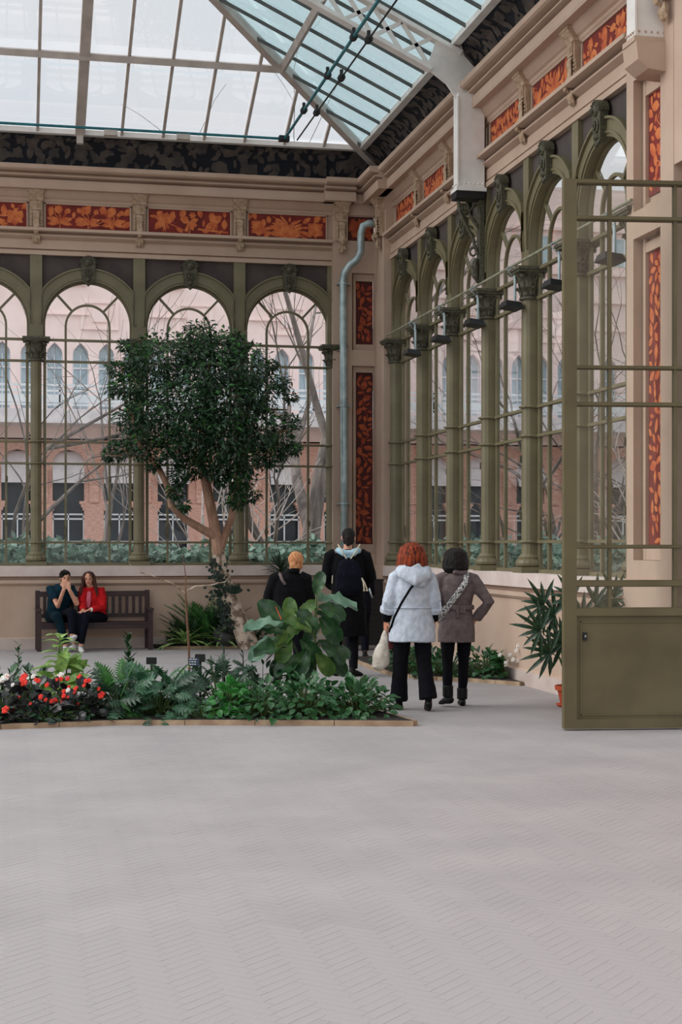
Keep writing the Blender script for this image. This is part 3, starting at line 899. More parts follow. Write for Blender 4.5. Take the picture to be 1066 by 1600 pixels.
# ---- open glass door leaf
DA = Vector((4.814, 12.962, 0)); DD = (Vector((5.89, 12.827, 0)) - DA).normalized()
DW = 1.44; ang = math.atan2(DD.y, DD.x)
door = MB()
H0, TH = 4.90, .045
door.box(0, .115, -TH, TH, .015, H0); door.box(DW - .09, DW, -TH, TH, .015, H0)
door.box(.115, DW - .09, -TH, TH, .015, .10)
o = door.build('door_1', M['door']); tag(o, 'tall glazed door leaf standing open at the right edge, olive metal', kind='structure')
o.location = DA; o.rotation_euler = (0, 0, ang)
vb = [(.405, .435), (1.0, 1.03)]
def dz(v): return 1.65 - (v - HOR) * 12.93 / FPX
rails = [(H0 - .045, H0), (4.535, 4.575), (3.21, 3.245), (2.88, 2.92), (1.615, 1.65), (1.275, 1.335), (1.01, 1.09)]
for z0, z1 in rails:
    m = MB(); m.box(.115, DW - .09, -.03, .03, z0, z1); m.box(.115, DW - .09, -.045, -.03, z0 + .008, z1 - .008); m.build('rail', M['door'], o)
for x0, x1 in vb: MB().box(x0, x1, -.028, .028, 1.05, H0 - .04).build('muntin', M['door'], o)
MB().box(.115, DW - .09, -.015, .015, .10, 1.02).build('kick_panel', M['door'], o)
m = MB(); 
for a in ((.15, DW - .12, .13, .145), (.15, DW - .12, .955, .97)): m.box(a[0], a[1], -.022, -.01, a[2], a[3])
for x in (.15, DW - .135): m.box(x, x + .015, -.022, -.01, .13, .97)
m.build('panel_bead', M['door'], o)
MB().box(.175, .21, -.035, -.01, .80, .87).build('lock_plate', M['black'], o)
MB().box(.187, .20, -.045, -.03, .83, .845).build('keyhole_cover', M['zinc'], o)
zz = sorted(rails)
xs_ = [.115, .405, .435, 1.0, 1.03, DW - .09]
for (a, b), (c_, d_) in zip(zz, zz[1:]):
    for x0, x1 in ((.115, .405), (.435, 1.0), (1.03, DW - .09)):
        MB().box(x0, x1, -.004, .004, b, c_).build('pane', M['doorglass'], o)
m = MB()
for z in (.4, 2.4, 4.4): m.loft([(DW + .01, 0, z), (DW + .01, 0, z + .14)], [.022, .022], 8)
m.build('hinge', M['door'], o)
# ================================================================ outside
M['gravel'] = mat('outdoor_gravel', (170, 158, 146), (140, 130, 120), rough=1, scale=3, bump=0.3)
M['fpink'] = mat('pale_pink_render', (246, 226, 221), (236, 212, 207), rough=0.95, scale=1.2)
M['fbrick'] = mat('weathered_brick_facade', (222, 180, 164), (198, 150, 134), rough=0.95, scale=7, stretch=(1, 1, 4), bump=0.4)
M['fwin'] = mat('blue_grey_window', (182, 202, 210), (154, 178, 190), rough=0.25, scale=2)
M['fdark'] = mat('dark_glazed_opening', (44, 56, 64), (28, 36, 44), rough=0.3, scale=3)
M['fwhite'] = mat('white_balcony_metal', (232, 236, 240), (214, 222, 228), rough=0.6, scale=3)
M['awning'] = mat('white_awning', (226, 222, 224), (206, 202, 206), rough=0.9, scale=3)
M['bark'] = mat('grey_bark', (132, 122, 116), (84, 77, 74), rough=0.95, scale=5, stretch=(1, 1, .3), bump=0.4)
M['barkp'] = mat('pale_dry_branch', (200, 190, 184), (160, 150, 144), rough=0.95, scale=6)
M['hedge'] = leafmat('hedge_leaf', (124, 150, 132), (84, 112, 98))
gr = MB().box(-70, 90, -40, 110, -0.6, -0.31).build('ground', M['gravel']); tag(gr, kind='structure')

FY = 50.0
FL = (2, FY, 0)
fac = empty('brick_building', FL, 'pale pink and brick building with pointed windows and a white balcony beyond the glass', 'building')
def fbox(name, m_, *b, par=fac):
    m = MB()
    for q in b: m.box(*q)
    off_ = (FL if par is fac else FL)
    return m.build(name, m_, par, FL)
X0, X1 = -13.0, 27.0
AP = 0.82
nwin = int((X1 - X0) / AP)
cx_ = [X0 + .41 + AP * i + (1.416 - (X0 + .41)) % AP for i in range(nwin)]
cx_ = [c for c in cx_ if c < X1 - .3]
fbox('upper_wall', M['fpink'], (X0, X1, FY, FY + .5, 8.2, 13.9))
fbox('wall_between_floors', M['fpink'], (X0, X1, FY, FY + .5, 5.0, 6.0))
m = MB()
edges = [X0] + [v for c in cx_ for v in (c - .26, c + .26)] + [X1]
for a, b in zip(edges[::2], edges[1::2]):
    if b > a: m.box(a, b, FY, FY + .5, 6.0, 8.2)
m.build('window_piers', M['fpink'], fac, FL)
def pointed(x):   # infill above each pointed head
    h = [(-.26, 7.66), (-.22, 7.88), (-.11, 8.02), (0, 8.12), (.11, 8.02), (.22, 7.88), (.26, 7.66)]
    return h
h = pointed(0); n = len(h)
vs = [(x, 0, z) for x, z in h] + [(x, 0, 8.21) for x, z in h] + [(x, .5, z) for x, z in h] + [(x, .5, 8.21) for x, z in h]
fs = []
for i in range(n - 1):
    fs += [(i, i+1, n+i+1, n+i), (2*n+i+1, 2*n+i, 3*n+i, 3*n+i+1), (i+1, i, 2*n+i, 2*n+i+1)]
me_ph = MB().add(vs, fs).mesh('pointed_head', M['fpink'])
for c in cx_: inst(me_ph, 'pointed_head', fac).location = (c - FL[0], 0, 0)
m = MB().box(-.27, .27, 0, .05, 6.0, 8.15); me_w = m.mesh('window', M['fwin'])
m = MB()
for b in ((-.26, -.22), (.22, .26), (-.015, .015)): m.box(b[0], b[1], -.05, .02, 6.0, 7.75)
m.box(-.22, .22, -.05, .02, 7.3, 7.35); me_wf = m.mesh('window_frame', M['fwhite'])
for c in cx_:
    o = inst(me_w, 'window', fac); o.location = (c - FL[0], .25, 0); inst(me_wf, 'window_frame', o)
# recessed-look panels, string courses, corbels
m = MB()
for i, x in enumerate([-10, -7, -4, -1.2, 2.84, 5.9, 9.0, 12.1, 15.2, 18.3, 21.4, 24.5]):
    m = MB(); m.box(x - .6, x + .6, FY - .08, FY, 8.55, 8.62); m.box(x - .6, x + .6, FY - .05, FY, 9.4, 9.46); m.box(x - .6, x - .48, FY - .05, FY, 8.62, 9.4); m.box(x + .48, x + .6, FY - .05, FY, 8.62, 9.4)
    m.box(x - .24, x + .24, FY - .06, FY, 8.8, 9.25); m.build('raised_panel', M['fpink'], fac, FL)
m = MB()
for i in range(11):
    x = X0 + 2.3 + i * 3.1; m.box(x - .8, x + .8, FY - .10, FY, 9.0, 9.05); m.box(x - .9, x + .7, FY - .12, FY, 9.95, 10.0)
m.build('ledge', M['fpink'], fac, FL)
for k, z in enumerate((10.9, 12.4)):
    m = MB().box(X0, X1, FY - .15, FY, z, z + .12); m.build('string_course', M['fpink'], fac, FL)
for i in range(12):
    x = X0 + 2.8 + i * 3.1
    o = MB().box(x - .35, x + .35, FY - .02, FY + .02, 11.25, 12.2).build('upper_window', M['fwin'], fac, FL)
    m = MB(); m.box(x - .38, x - .33, FY - .06, FY, 11.2, 12.25); m.box(x + .33, x + .38, FY - .06, FY, 11.2, 12.25); m.box(x - .02, x + .02, FY - .05, FY, 11.2, 12.2); m.build('window_frame', M['fwhite'], o, FL)
# balcony
m = MB(); m.box(X0, X1, FY - 1.6, FY, 5.42, 5.85); m.build('balcony_slab', M['awning'], fac, FL)
for z in (6.55, 6.38, 6.05, 5.95): MB().box(X0, X1, FY - 1.6, FY - 1.55, z, z + .07).build('balcony_rail', M['fwhite'], fac, FL)
MB().box(X0, X1, FY - 1.6, FY - 1.57, 6.12, 6.3).build('balcony_band', M['fwhite'], fac, FL)
for i in range(20): 
    x = X0 + .5 + i * 2; MB().box(x, x + .05, FY - 1.6, FY - 1.55, 5.85, 6.6).build('balcony_post', M['fwhite'], fac, FL)
# ground floor arcade in brick
ops = [-12.4, -10.8, -9.2, -7.65, -6.1, -4.55, -2.95, -1.35, 0.25, 1.85, 3.47, 5.2, 7.0, 8.88, 10.7, 12.4, 14, 15.7, 17.4, 19.1, 20.8, 22.5, 24.2]
m = MB(); e = [X0]
for c in ops: e += [c - .5, c + .5]
e.append(X1)
for a, b in zip(e[::2], e[1::2]): m.box(a, b, FY, FY + .5, -.3, 4.3)
for c in ops:
    for sx in (-1, 1): m.box(c + sx * .5, c + sx * .5 - sx * .0001 + sx * -.0, FY, FY + .5, -.3, 1.0)
m.build('brick_piers', M['fbrick'], fac, FL)
m = MB()
for c in ops:
    h = [(-.5, 4.3), (-.42, 4.5), (-.25, 4.64), (0, 4.70), (.25, 4.64), (.42, 4.5), (.5, 4.3)]; n = len(h)
    vs = [(c + x, FY, z) for x, z in h] + [(c + x, FY, 5.05) for x, z in h] + [(c + x, FY + .5, z) for x, z in h] + [(c + x, FY + .5, 5.05) for x, z in h]
    fs = []
    for i in range(n - 1): fs += [(i, i+1, n+i+1, n+i), (2*n+i+1, 2*n+i, 3*n+i, 3*n+i+1), (i+1, i, 2*n+i, 2*n+i+1)]
    m.add(vs, fs)
for a, b in zip(e[::2], e[1::2]): m.box(a, b, FY, FY + .5, 4.3, 5.05)
m.build('arch_wall', M['fbrick'], fac, FL)
for c in ops:
    o = MB().box(c - .5, c + .5, FY + .35, FY + .4, -.2, 4.7).build('opening', M['fdark'], fac, FL)
    m = MB(); m.add([(c - .5, FY + .3, 4.65), (c + .5, FY + .3, 4.65), (c + .5, FY - .25, 3.75), (c - .5, FY - .25, 3.75), (c + .5, FY - .25, 3.62), (c - .5, FY - .25, 3.62), (c - .5, FY + .3, 4.55), (c + .5, FY + .3, 4.55)], [(0,1,2,3), (3,2,4,5), (5,4,7,6), (1,0,6,7)])
    m.build('awning', M['awning'], o, FL)
    m = MB()
    for z in (1.0, 1.72, 2.45, 2.6): m.box(c - .5, c + .5, FY + .08, FY + .12, z, z + .05)
    for x in (-.5, -.02, .46): m.box(c + x, c + x + .04, FY + .08, FY + .12, 1.0, 2.65)
    m.build('balustrade', M['fwhite'], o, FL)
    m = MB()
    for sx in (-1, 1):
        for k in range(3): m.box(c + sx * (.5 - .05 * k), c + sx * (.5 - .05 * (k + 1)), FY - .02, FY + .3, 2.75 - .0 + .1 * k, 3.05)
    m.build('stepped_corbel', M['fbrick'], o, FL)
for x in [a + (b - a) / 2 for a, b in zip(e[::2], e[1::2])][1:-1]:
    m = MB(); m.box(x - .15, x + .15, FY - .06, FY, 3.0, 4.1); m.build('pier_panel', M['fbrick'], fac, FL)
low = MB().box(X0, X1, 44, 44.35, -.31, 1.0); low = low.build('low_brick_wall', M['fbrick'], None)
tag(low, 'low brick garden wall in front of the building, behind the hedge', 'wall')
MB().box(X0, X1, 43.95, 44.4, 1.0, 1.12).build('coping', M['awning'], low)

def leaf_mesh(name, mt, L=1, W=.45, n=3, droop=.15, fold=.12):
    """unit leaf from the origin along +x"""
    vs = []; fs = []
    for i in range(n + 1):
        t = i / n; h = W * (math.sin(PI * min(1, t * 1.02 + .02)) ** .75) / 2; z = -droop * t * t * L
        if i == n: h = 0.001
        vs += [(t * L, -h, z + fold * h), (t * L, 0, z - 0), (t * L, h, z + fold * h)]
    for i in range(n):
        a = i * 3; fs += [(a, a+3, a+4, a+1), (a+1, a+4, a+5, a+2)]
    me = bpy.data.meshes.new(name); me.from_pydata(vs, [], fs); me.materials.append(mt); return me, vs, fs

def scatter(mb, vs, fs, Mx):
    mb.add([Mx @ Vector(v) for v in vs], fs)

# hedge as one mass
rnd = random.Random(9)
_, lv_, lf_ = leaf_mesh('t', M['hedge'], 1, .7, 2)
hd = MB()
for i in range(15500):
    x = rnd.uniform(-11, 16); y = rnd.uniform(29.85, 31.4); z = rnd.uniform(.9, 1.62 + .3 * noise.noise(Vector((x, y, 0)) * .8))
    scatter(hd, lv_, lf_, orient((x, y, z), (rnd.uniform(-1, 1), rnd.uniform(-1, .2), rnd.uniform(-.2, 1)), (rnd.uniform(-1, 1), rnd.uniform(-1, 1), rnd.uniform(-.6, .6)), rnd.uniform(.13, .21)))
hd.box(-11, 16, 30.2, 31.3, -.31, 1.42)
o = hd.build('hedge', M['hedge']); tag(o, 'clipped green hedge beyond the back windows', 'hedge', kind='stuff')

def bare_tree(name, base, dirs, r0, seed, label, mt, depth=5, L0=1.6, spread=.55, twig=.006, up=.12):
    rr = random.Random(seed)
    root = empty(name, base, label, 'tree', 'bare trees beyond the glass')
    tr = MB(); br = MB()
    def grow(p, d, r, L, lvl, mb):
        pts = [p]; q = p.copy(); dd = d.copy(); rs = [r]
        seg = 4
        for i in range(seg):
            w_ = .12 if lvl else .05
            dd = (dd + Vector((rr.gauss(0, w_), rr.gauss(0, w_), rr.gauss(0, w_) + up * (.5 if lvl else .1)))).normalized()
            q = q + dd * (L / seg); pts.append(q.copy()); rs.append(r * (1 - .45 * (i + 1) / seg))
        mb.loft(pts, rs, 7 if lvl == 0 else (5 if lvl < 3 else 3))
        if lvl >= depth or rs[-1] < twig: return
        for k in range(rr.choice((2, 3, 3))):
            i = rr.choice((2, 3, 4)) if k else 4
            ax = Vector((rr.gauss(0, 1), rr.gauss(0, 1), rr.gauss(0, .6)))
            nd = (dd + ax.normalized() * spread * rr.uniform(.6, 1.5)).normalized()
            grow(pts[i], nd, rs[i] * rr.uniform(.55, .8), L * rr.uniform(.65, .9), lvl + 1, br)
    for d, r, L in dirs: grow(Vector((0, 0, 0)), Vector(d).normalized(), r, L, 0, tr)
    tr.build('trunk', mt, root)
    if br.v: tag(br.build('branches', mt, root), kind='stuff')
    return root
bt = bare_tree
bt('bare_tree', (6.55, 34, -.31), [((.02, 0, 1), .27, 4.4), ((-.42, .05, 1), .13, 3.0)], 0, 3, 'large grey bare tree with a forked trunk seen through the rightmost back window', M['bark'], 5, up=.0)
bt('bare_tree', (-.6, 31.5, -.31), [((.12, 0, 1), .13, 3.2), ((.4, 0, 1), .08, 3.0)], 0, 11, 'bare tree with low spreading branches at the left edge window', M['bark'], 5, spread=.75, up=.02)
bt('bare_tree', (.75, 33.5, 3.7), [((1, 0, .55), .05, 2.2), ((1, 0, .12), .045, 2.6)], 0, 12, 'two long grey boughs crossing the window left of the indoor tree', M['bark'], 3, spread=.5, up=.02)
bt('bare_tree', (4.3, 33.0, -.31), [((-.1, 0, 1), .06, 2.6), ((.15, 0, 1), .05, 2.4), ((.35, 0, 1), .05, 2.2), ((-.25, 0, 1), .045, 2.2), ((.5, .1, 1), .04, 2.0)], 0, 14, 'pale many-stemmed bare shrub behind the indoor tree trunk', M['barkp'], 4, spread=.6)
bt('bare_tree', (5.6, 36.0, -.31), [((.3, 0, 1), .05, 2.4), ((-.3, 0, 1), .05, 2.6), ((0, 0, 1), .05, 2.6)], 0, 15, 'pale bare shrub with straight leaning stems by the large grey tree', M['barkp'], 4, spread=.7)
for i, (x, y, s_, hgt, lb) in enumerate(((11.5, 33, 21, 3.2, 'bare tree beyond the right arcade, nearest the corner pier'), (14, 36, 22, 3.6, 'bare tree beyond the middle of the right arcade'), (12.6, 28, 23, 3.0, 'bare tree close outside the right arcade'), (16, 33, 24, 3.6, 'bare tree beyond the right arcade toward the glass door'), (17, 38, 25, 3.8, 'bare tree far beyond the glass door panes'), (13.6, 31, 26, 2.2, 'pale tangle of bare branches low beyond the right arcade'))):
    bt('bare_tree', (x, y, -.31), [((.05, 0, 1), .13, hgt), ((-.3, .1, 1), .07, hgt * .8), ((.3, 0, 1), .07, hgt * .8)], 0, s_, lb, M['barkp'] if i in (2, 5) else M['bark'], 5, spread=.7)
bt('bare_tree', (2.2, 38, -.31), [((0, 0, 1), .12, 3.0), ((.2, 0, 1), .06, 2.6)], 0, 31, 'thin bare tree in front of the brick building behind the second window', M['bark'], 5, spread=.6)
hd = MB()
for i in range(7000):
    x = rnd.uniform(8, 20); y = rnd.uniform(24, 27) + x * .1; z = rnd.uniform(-.3, 1.6 + .8 * noise.noise(Vector((x, y, 0)) * .6))
    scatter(hd, lv_, lf_, orient((x, y, z), (rnd.uniform(-1, 1), rnd.uniform(-1, .2), rnd.uniform(-.2, 1)), (rnd.uniform(-1, 1), rnd.uniform(-1, 1), rnd.uniform(-.6, .6)), rnd.uniform(.12, .2)))
o = hd.build('shrubbery', M['hedge']); tag(o, 'low green shrubbery outside the right arcade', 'shrubbery', kind='stuff')
# ================================================================ planting
CR = Vector((math.cos(YAW), -math.sin(YAW), 0))        # to the right in the room as one looks at the corner
CB = Vector((math.sin(YAW), math.cos(YAW), 0))         # towards the corner
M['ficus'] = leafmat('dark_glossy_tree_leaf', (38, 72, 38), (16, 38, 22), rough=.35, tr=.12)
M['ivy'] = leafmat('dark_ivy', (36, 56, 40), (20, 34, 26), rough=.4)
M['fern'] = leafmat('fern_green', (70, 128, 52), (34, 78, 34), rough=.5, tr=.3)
M['grassy'] = leafmat('spider_plant_leaf', (172, 196, 124), (96, 138, 72), rough=.5, tr=.3)
M['phil'] = leafmat('blue_green_lobed_leaf', (80, 122, 88), (34, 72, 48), rough=.35)
M['phild'] = leafmat('deep_green_lobed_leaf', (46, 80, 50), (20, 44, 30), rough=.35)
M['hyd'] = leafmat('fresh_green_leaf', (58, 108, 56), (26, 62, 36), rough=.4, tr=.25)
M['bright'] = leafmat('bright_green_leaf', (70, 146, 62), (38, 104, 44), rough=.4, tr=.3)
M['big'] = leafmat('broad_green_leaf', (62, 98, 56), (28, 58, 38), rough=.35, tr=.2, scale=3)
M['bigl'] = leafmat('pale_underside_leaf', (120, 152, 128), (76, 112, 88), rough=.4, tr=.2, scale=3)
M['begon'] = leafmat('dark_begonia_leaf', (40, 38, 38), (20, 20, 22), rough=.3, tr=.05)
M['lime'] = leafmat('yellow_green_leaf', (166, 190, 110), (104, 146, 72), rough=.4, tr=.3)
M['redf'] = mat('coral_red_petal', (244, 66, 48), (214, 36, 30), rough=.6, scale=9)
M['whitef'] = mat('white_petal', (240, 238, 230), (220, 214, 208), rough=.7, scale=9)
M['pinkf'] = mat('pink_petal', (220, 110, 130), (190, 80, 100), rough=.7, scale=9)
M['tbark'] = mat('warm_smooth_bark', (178, 142, 118), (132, 98, 78), rough=.85, scale=7, bump=.4, stretch=(1, 1, .5))
M['tbark2'] = mat('pale_spotted_bark', (206, 186, 166), (120, 100, 84), rough=.9, scale=9, bump=.5, lo=.4, hi=.55)
M['stem'] = mat('brown_stem', (120, 84, 60), (88, 60, 42), rough=.8, scale=9)
M['gstem'] = mat('green_stem', (90, 110, 60), (60, 80, 40), rough=.7, scale=9)
M['rock'] = mat('dark_rock', (88, 86, 88), (56, 54, 58), rough=.9, scale=6, bump=.6)
M['terra'] = mat('terracotta', (206, 92, 50), (176, 70, 36), rough=.8, scale=6)

LM = {}
def simple(nm, mt, W, n=3, droop=.2, fold=.3):
    LM[nm] = leaf_mesh('leaf', M[mt], 1, W, n, droop, fold)
simple('hyd', 'hyd', .72, 4, .3, .3); simple('hyd2', 'bright', .8, 4, .3, .3); simple('beg', 'begon', .85, 3, .25, .2)
simple('lime', 'lime', .5, 4, .45, .3); simple('blade', 'grassy', .11, 6, .55, .4); simple('bladeg', 'fern', .09, 6, .5, .4)
simple('lance', 'ficus', .16, 5, .35, .3); simple('zz', 'ficus', .45, 3, .1, .3); simple('ivy', 'ivy', .8, 2, .1, .2); simple('fin', 'fern', .2, 2, .2, .2)
simple('dark', 'phild', .4, 4, .3, .3); simple('red', 'redf', .8, 2, .1, .3)
simple('tree', 'ficus', .42, 2, .12, .3); simple('treel', 'fern', .42, 2, .12, .3)
def lobed(nm, mt, seed=1, lobes=6):
    rr = random.Random(seed); vs = [(0, 0, 0)]; 
    N = lobes * 2 + 1; rib = []; up = []; dn = []
    for i in range(N + 1):
        t = i / N; env = .42 * math.sin(PI * (t * .92 + .06)) ** .7
        h = env * (1.0 if i % 2 else .34)
        x = t + (.10 if i % 2 else -.02)
        if i == N: h = .0; x = 1.05
        z = -.35 * t * t
        rib.append((t, 0, z)); up.append((x, h, z - .25 * h)); dn.append((x, -h, z - .25 * h))
    n = len(rib); vs = rib + up + dn; fs = []
    for i in range(n - 1): fs += [(i, i+1, n+i+1, n+i), (i+1, i, 2*n+i, 2*n+i+1)]
    me = bpy.data.meshes.new('leaf'); me.from_pydata(vs, [], fs); me.materials.append(M[mt]); LM[nm] = (me, vs, fs)
lobed('lob', 'phil'); lobed('lobd', 'phild', 2, 5); lobed('fernl', 'fern', 3, 9)
def broad(nm, mt, seed):
    """big wavy fiddle-shaped leaf"""
    rr = random.Random(seed); nx, ny = 9, 6; vs = []; fs = []
    for i in range(nx + 1):
        t = i / nx
        w_ = (.20 + .17 * t) * math.sin(PI * min(1, (t * .93 + .035))) ** .5
        for j in range(ny + 1):
            v = j / ny * 2 - 1
            z = .14 * abs(v) ** 1.5 - .30 * t * t + .055 * math.sin(t * 13 + v * 2 + seed) * abs(v) + .03 * math.sin(t * 25) * (.3 + abs(v))
            vs.append((t, v * w_, z))
    for i in range(nx):
        for j in range(ny):
            a = i * (ny + 1) + j; fs.append((a, a + ny + 1, a + ny + 2, a + 1))
    me = bpy.data.meshes.new('leaf'); me.from_pydata(vs, [], fs); me.materials.append(M[mt]); me.polygons.foreach_set('use_smooth', [True] * len(fs)); LM[nm] = (me, vs, fs)
for k in range(3): broad('big%d' % k, 'big', k)
broad('bigl', 'bigl', 5)
M['bigy'] = leafmat('yellow_green_broad_leaf', (104, 132, 66), (60, 96, 48), rough=.4, tr=.3, scale=3)
broad('bigy', 'bigy', 7)

def bush(name, label, cat, c, rx, ry, h, kinds, count, size, seed, group=None, stuff=False, stem='gstem', shell_=.55, petiole=True, upb=.5, flowers=None):
    rr = random.Random(seed)
    root = empty(name, c, label, cat, group)
    sm = MB(); lm = MB(); fm = MB()
    for i in range(count):
        a = rr.uniform(0, 2 * PI); u = rr.uniform(0, 1) ** .5
        el = math.asin(min(1, rr.uniform(0, 1) ** .8))
        k = rr.uniform(shell_, 1)
        n = Vector((math.cos(a) * math.cos(el), math.sin(a) * math.cos(el), math.sin(el)))
        p = Vector((n.x * rx * k, n.y * ry * k, max(.03, n.z * h * k)))
        s = rr.uniform(*size)
        p.x = min(p.x, 5.84 - s - c[0]); p.y = min(p.y, 24.66 - s - c[1])
        tang = n.cross(Vector((0, 0, 1)))
        xh = (n * rr.uniform(.3, 1) + tang * rr.uniform(-.8, .8) + Vector((0, 0, rr.uniform(-.5, .2)))).normalized()
        zd = (n * .6 + Vector((0, 0, upb)) + Vector((rr.uniform(-.3, .3), rr.uniform(-.3, .3), 0)) - CB * .25)
        Mx = orient(p, zd, xh, s)
        kd = LM[rr.choice(kinds)]
        if stuff: scatter(lm, kd[1], kd[2], Mx)
        else: inst(kd[0], 'leaf', root, Mx)
        if petiole and i % 2 == 0:
            b = Vector((p.x * .25, p.y * .25, 0)); mid = (b + p) / 2 + Vector((0, 0, .04))
            sm.loft([b, mid, p], [.006, .005, .003], 4)
    if stuff: tag(lm.build('leaves', M[{'tree': 'ficus'}.get(kinds[0], 'fern')] if 0 else LM[kinds[0]][0].materials[0], root), kind='stuff')
    if sm.v: sm.build('stems', M[stem], root)
    return root
def soil_heap(mb, pts, h=.06):
    pass

# ---- planting beds (soil and stone curbs)
def bed(name, label, outline, curb_idx, seglen=.62, soil=.05):
    c = (sum(p[0] for p in outline) / len(outline), sum(p[1] for p in outline) / len(outline), 0)
    r_ = empty(name, c, label, 'planting bed')
    n = len(outline)
    m = MB(); m.add([(x, y, soil) for x, y in outline] + [(x, y, -.005) for x, y in outline], [tuple(range(n))] + [(i, n + i, n + (i+1) % n, (i+1) % n) for i in range(n)])
    m.build('soil', M['soil'], r_, c)
    rr = random.Random(4)
    for i in curb_idx:
        a = Vector(outline[i] + (0,)); b = Vector(outline[(i + 1) % n] + (0,)); d = (b - a); L = d.length; k = max(1, round(L / seglen)); d.normalize()
        for j in range(k):
            p = a + d * (L * j / k + .003); q_ = a + d * (L * (j + 1) / k - .003); s = Vector((d.y, -d.x, 0)) * .0
            z = rr.uniform(-.002, .002)
            MB().beam((p.x, p.y, .022 + z), (q_.x, q_.y, .022 + z), .075, .05).build('curb_stone', M['curb'], r_, c)
    return r_
bed('planting_bed', 'long stone-edged planting bed across the hall, full of red flowers and green shrubs', [(-1.6, 13.95), (-.08, 14.10), (.95, 14.22), (2.2, 13.93), (3.60, 13.55), (3.30, 15.75), (1.5, 16.1), (-1.6, 15.9)], range(8))
bed('planting_bed', 'stone-edged bed against the back wall around the foot of the tree', [(2.35, 24.35), (4.95, 24.18), (5.1, 24.70), (2.25, 24.70)], (0,), soil=.06)
crv = [(5.86, 17.15), (5.45, 17.75), (5.1, 18.05), (4.86, 18.4), (4.72, 18.9), (4.70, 19.6), (4.78, 21.5), (5.86, 21.6)]
bed('planting_bed', 'curved stone-edged bed against the right wall behind the two women', crv, range(7), seglen=.4)

# ---- front bed plants
def at(u, v, Y):
    a = (u - 533) / FPX; b = -(v - HOR) / FPX; s, c = math.sin(YAW), math.cos(YAW)
    k = Y / (c - a * s); return Vector(((s + a * c) * k, Y, EYE + b * k))
def atz(u, Y, z=0.04): p = at(u, 900, Y); p.z = z; return p
bush('leafy_shrub', 'fresh green leafy shrub at the right end of the front bed, behind the curb tip', 'shrub', atz(560, 14.22), .38, .5, .33, ['hyd'], 280, (.065, .105), 1, upb=.7)
bush('leafy_shrub', 'fresh green leafy shrub under the big-leaved plant in the front bed', 'shrub', atz(475, 14.25), .42, .5, .38, ['hyd'], 285, (.065, .105), 2, upb=.7)
bush('leafy_shrub', 'green leafy shrub left of the big-leaved plant in the front bed', 'shrub', atz(405, 14.25), .34, .45, .32, ['hyd', 'hyd', 'dark'], 230, (.06, .10), 3, upb=.7)
bush('round_leaf_plant', 'bright green rounded clump between the lobed-leaf plants and the shrubs', 'plant', atz(358, 14.3), .22, .24, .34, ['hyd2'], 170, (.06, .10), 4, upb=.6)
bush('lobed_leaf_plant', 'blue-green plant with deeply lobed arching leaves, left of the name label', 'plant', atz(246, 14.65), .42, .5, .43, ['lob', 'lobd', 'lob'], 110, (.15, .26), 5)
bush('lobed_leaf_plant', 'lobed-leaf plant next to the red begonias', 'plant', atz(192, 14.6), .30, .42, .42, ['lob', 'lobd', 'fernl'], 62, (.14, .24), 6)
bush('fine_leaf_shrub', 'dark fine-leaved shrub behind the bright green clump', 'shrub', atz(345, 15.1), .36, .35, .44, ['lobd'], 90, (.10, .18), 7)
bush('fine_leaf_shrub', 'dark fine-leaved shrub left of the big-leaved plant stem', 'shrub', atz(410, 15.2), .36, .32, .46, ['dark', 'lobd'], 100, (.08, .15), 8)
bush('low_ground_cover', 'low silvery green leaves along the front curb in the middle of the bed', 'plant', atz(320, 14.2), .3, .16, .18, ['lob', 'dark'], 60, (.06, .10), 9)
bush('round_leaf_plant', 'dark glossy bush at the far left end of the bed', 'plant', atz(10, 14.9), .38, .45, .44, ['hyd', 'zz'], 120, (.08, .13), 10)
bush('round_leaf_plant', 'dark green bush under the little upright zamia shoot', 'plant', atz(55, 15.2), .26, .3, .44, ['zz', 'dark'], 80, (.08, .14), 11)
bush('dark_leaf_plant', 'dark bronze-leaved plant between the begonias and the lobed leaves', 'plant', atz(135, 14.45), .24, .3, .26, ['beg', 'dark'], 60, (.08, .13), 12)
# begonias: dark leaves and red flowers
def flower(parent, p, s, mt, rr):
    m = MB()
    for k in range(5):
        a = k * 1.257 + rr.uniform(-.2, .2); m.ell((math.cos(a) * s * .6, math.sin(a) * s * .25, math.sin(a + .5) * s * .6), (s * .5, s * .35, s * .5), 6, 4)
    m.ell((0, -.3 * s, 0), (s * .3, s * .3, s * .3), 6, 4)
    o = m.build('flower', M[mt], parent); o.location = p; return o
rr = random.Random(8)
for i, (u, n, lb, fl) in enumerate(((20, 40, 'dark-leaved begonia at the left frame edge with a few white blooms', (('redf', 3), ('whitef', 4))), (50, 60, 'dark-leaved begonia with a dense cluster of coral red flowers at left', (('redf', 14), ('whitef', 2))), (88, 60, 'dark-leaved begonia with red and white flowers below the yellow-green shoot', (('redf', 11), ('whitef', 4), ('pinkf', 1))), (128, 50, 'dark-leaved begonia with scattered red flowers nearest the lobed plants', (('redf', 11),)))):
    c = atz(u, 14.42)
    b_ = bush('begonia', lb, 'plant', c, .22, .26, .34, ['beg'], n, (.08, .13), 20 + i)
    for mt, k in fl:
        for _ in range(k):
            a = rr.uniform(PI, 2 * PI) ; el = rr.uniform(.15, 1.3)
            p = (math.cos(a) * .22 * math.cos(el), math.sin(a) * .27 * math.cos(el), .06 + .36 * math.sin(el))
            flower(b_, p, rr.choice((.014, .018, .022, .034)), mt, rr)
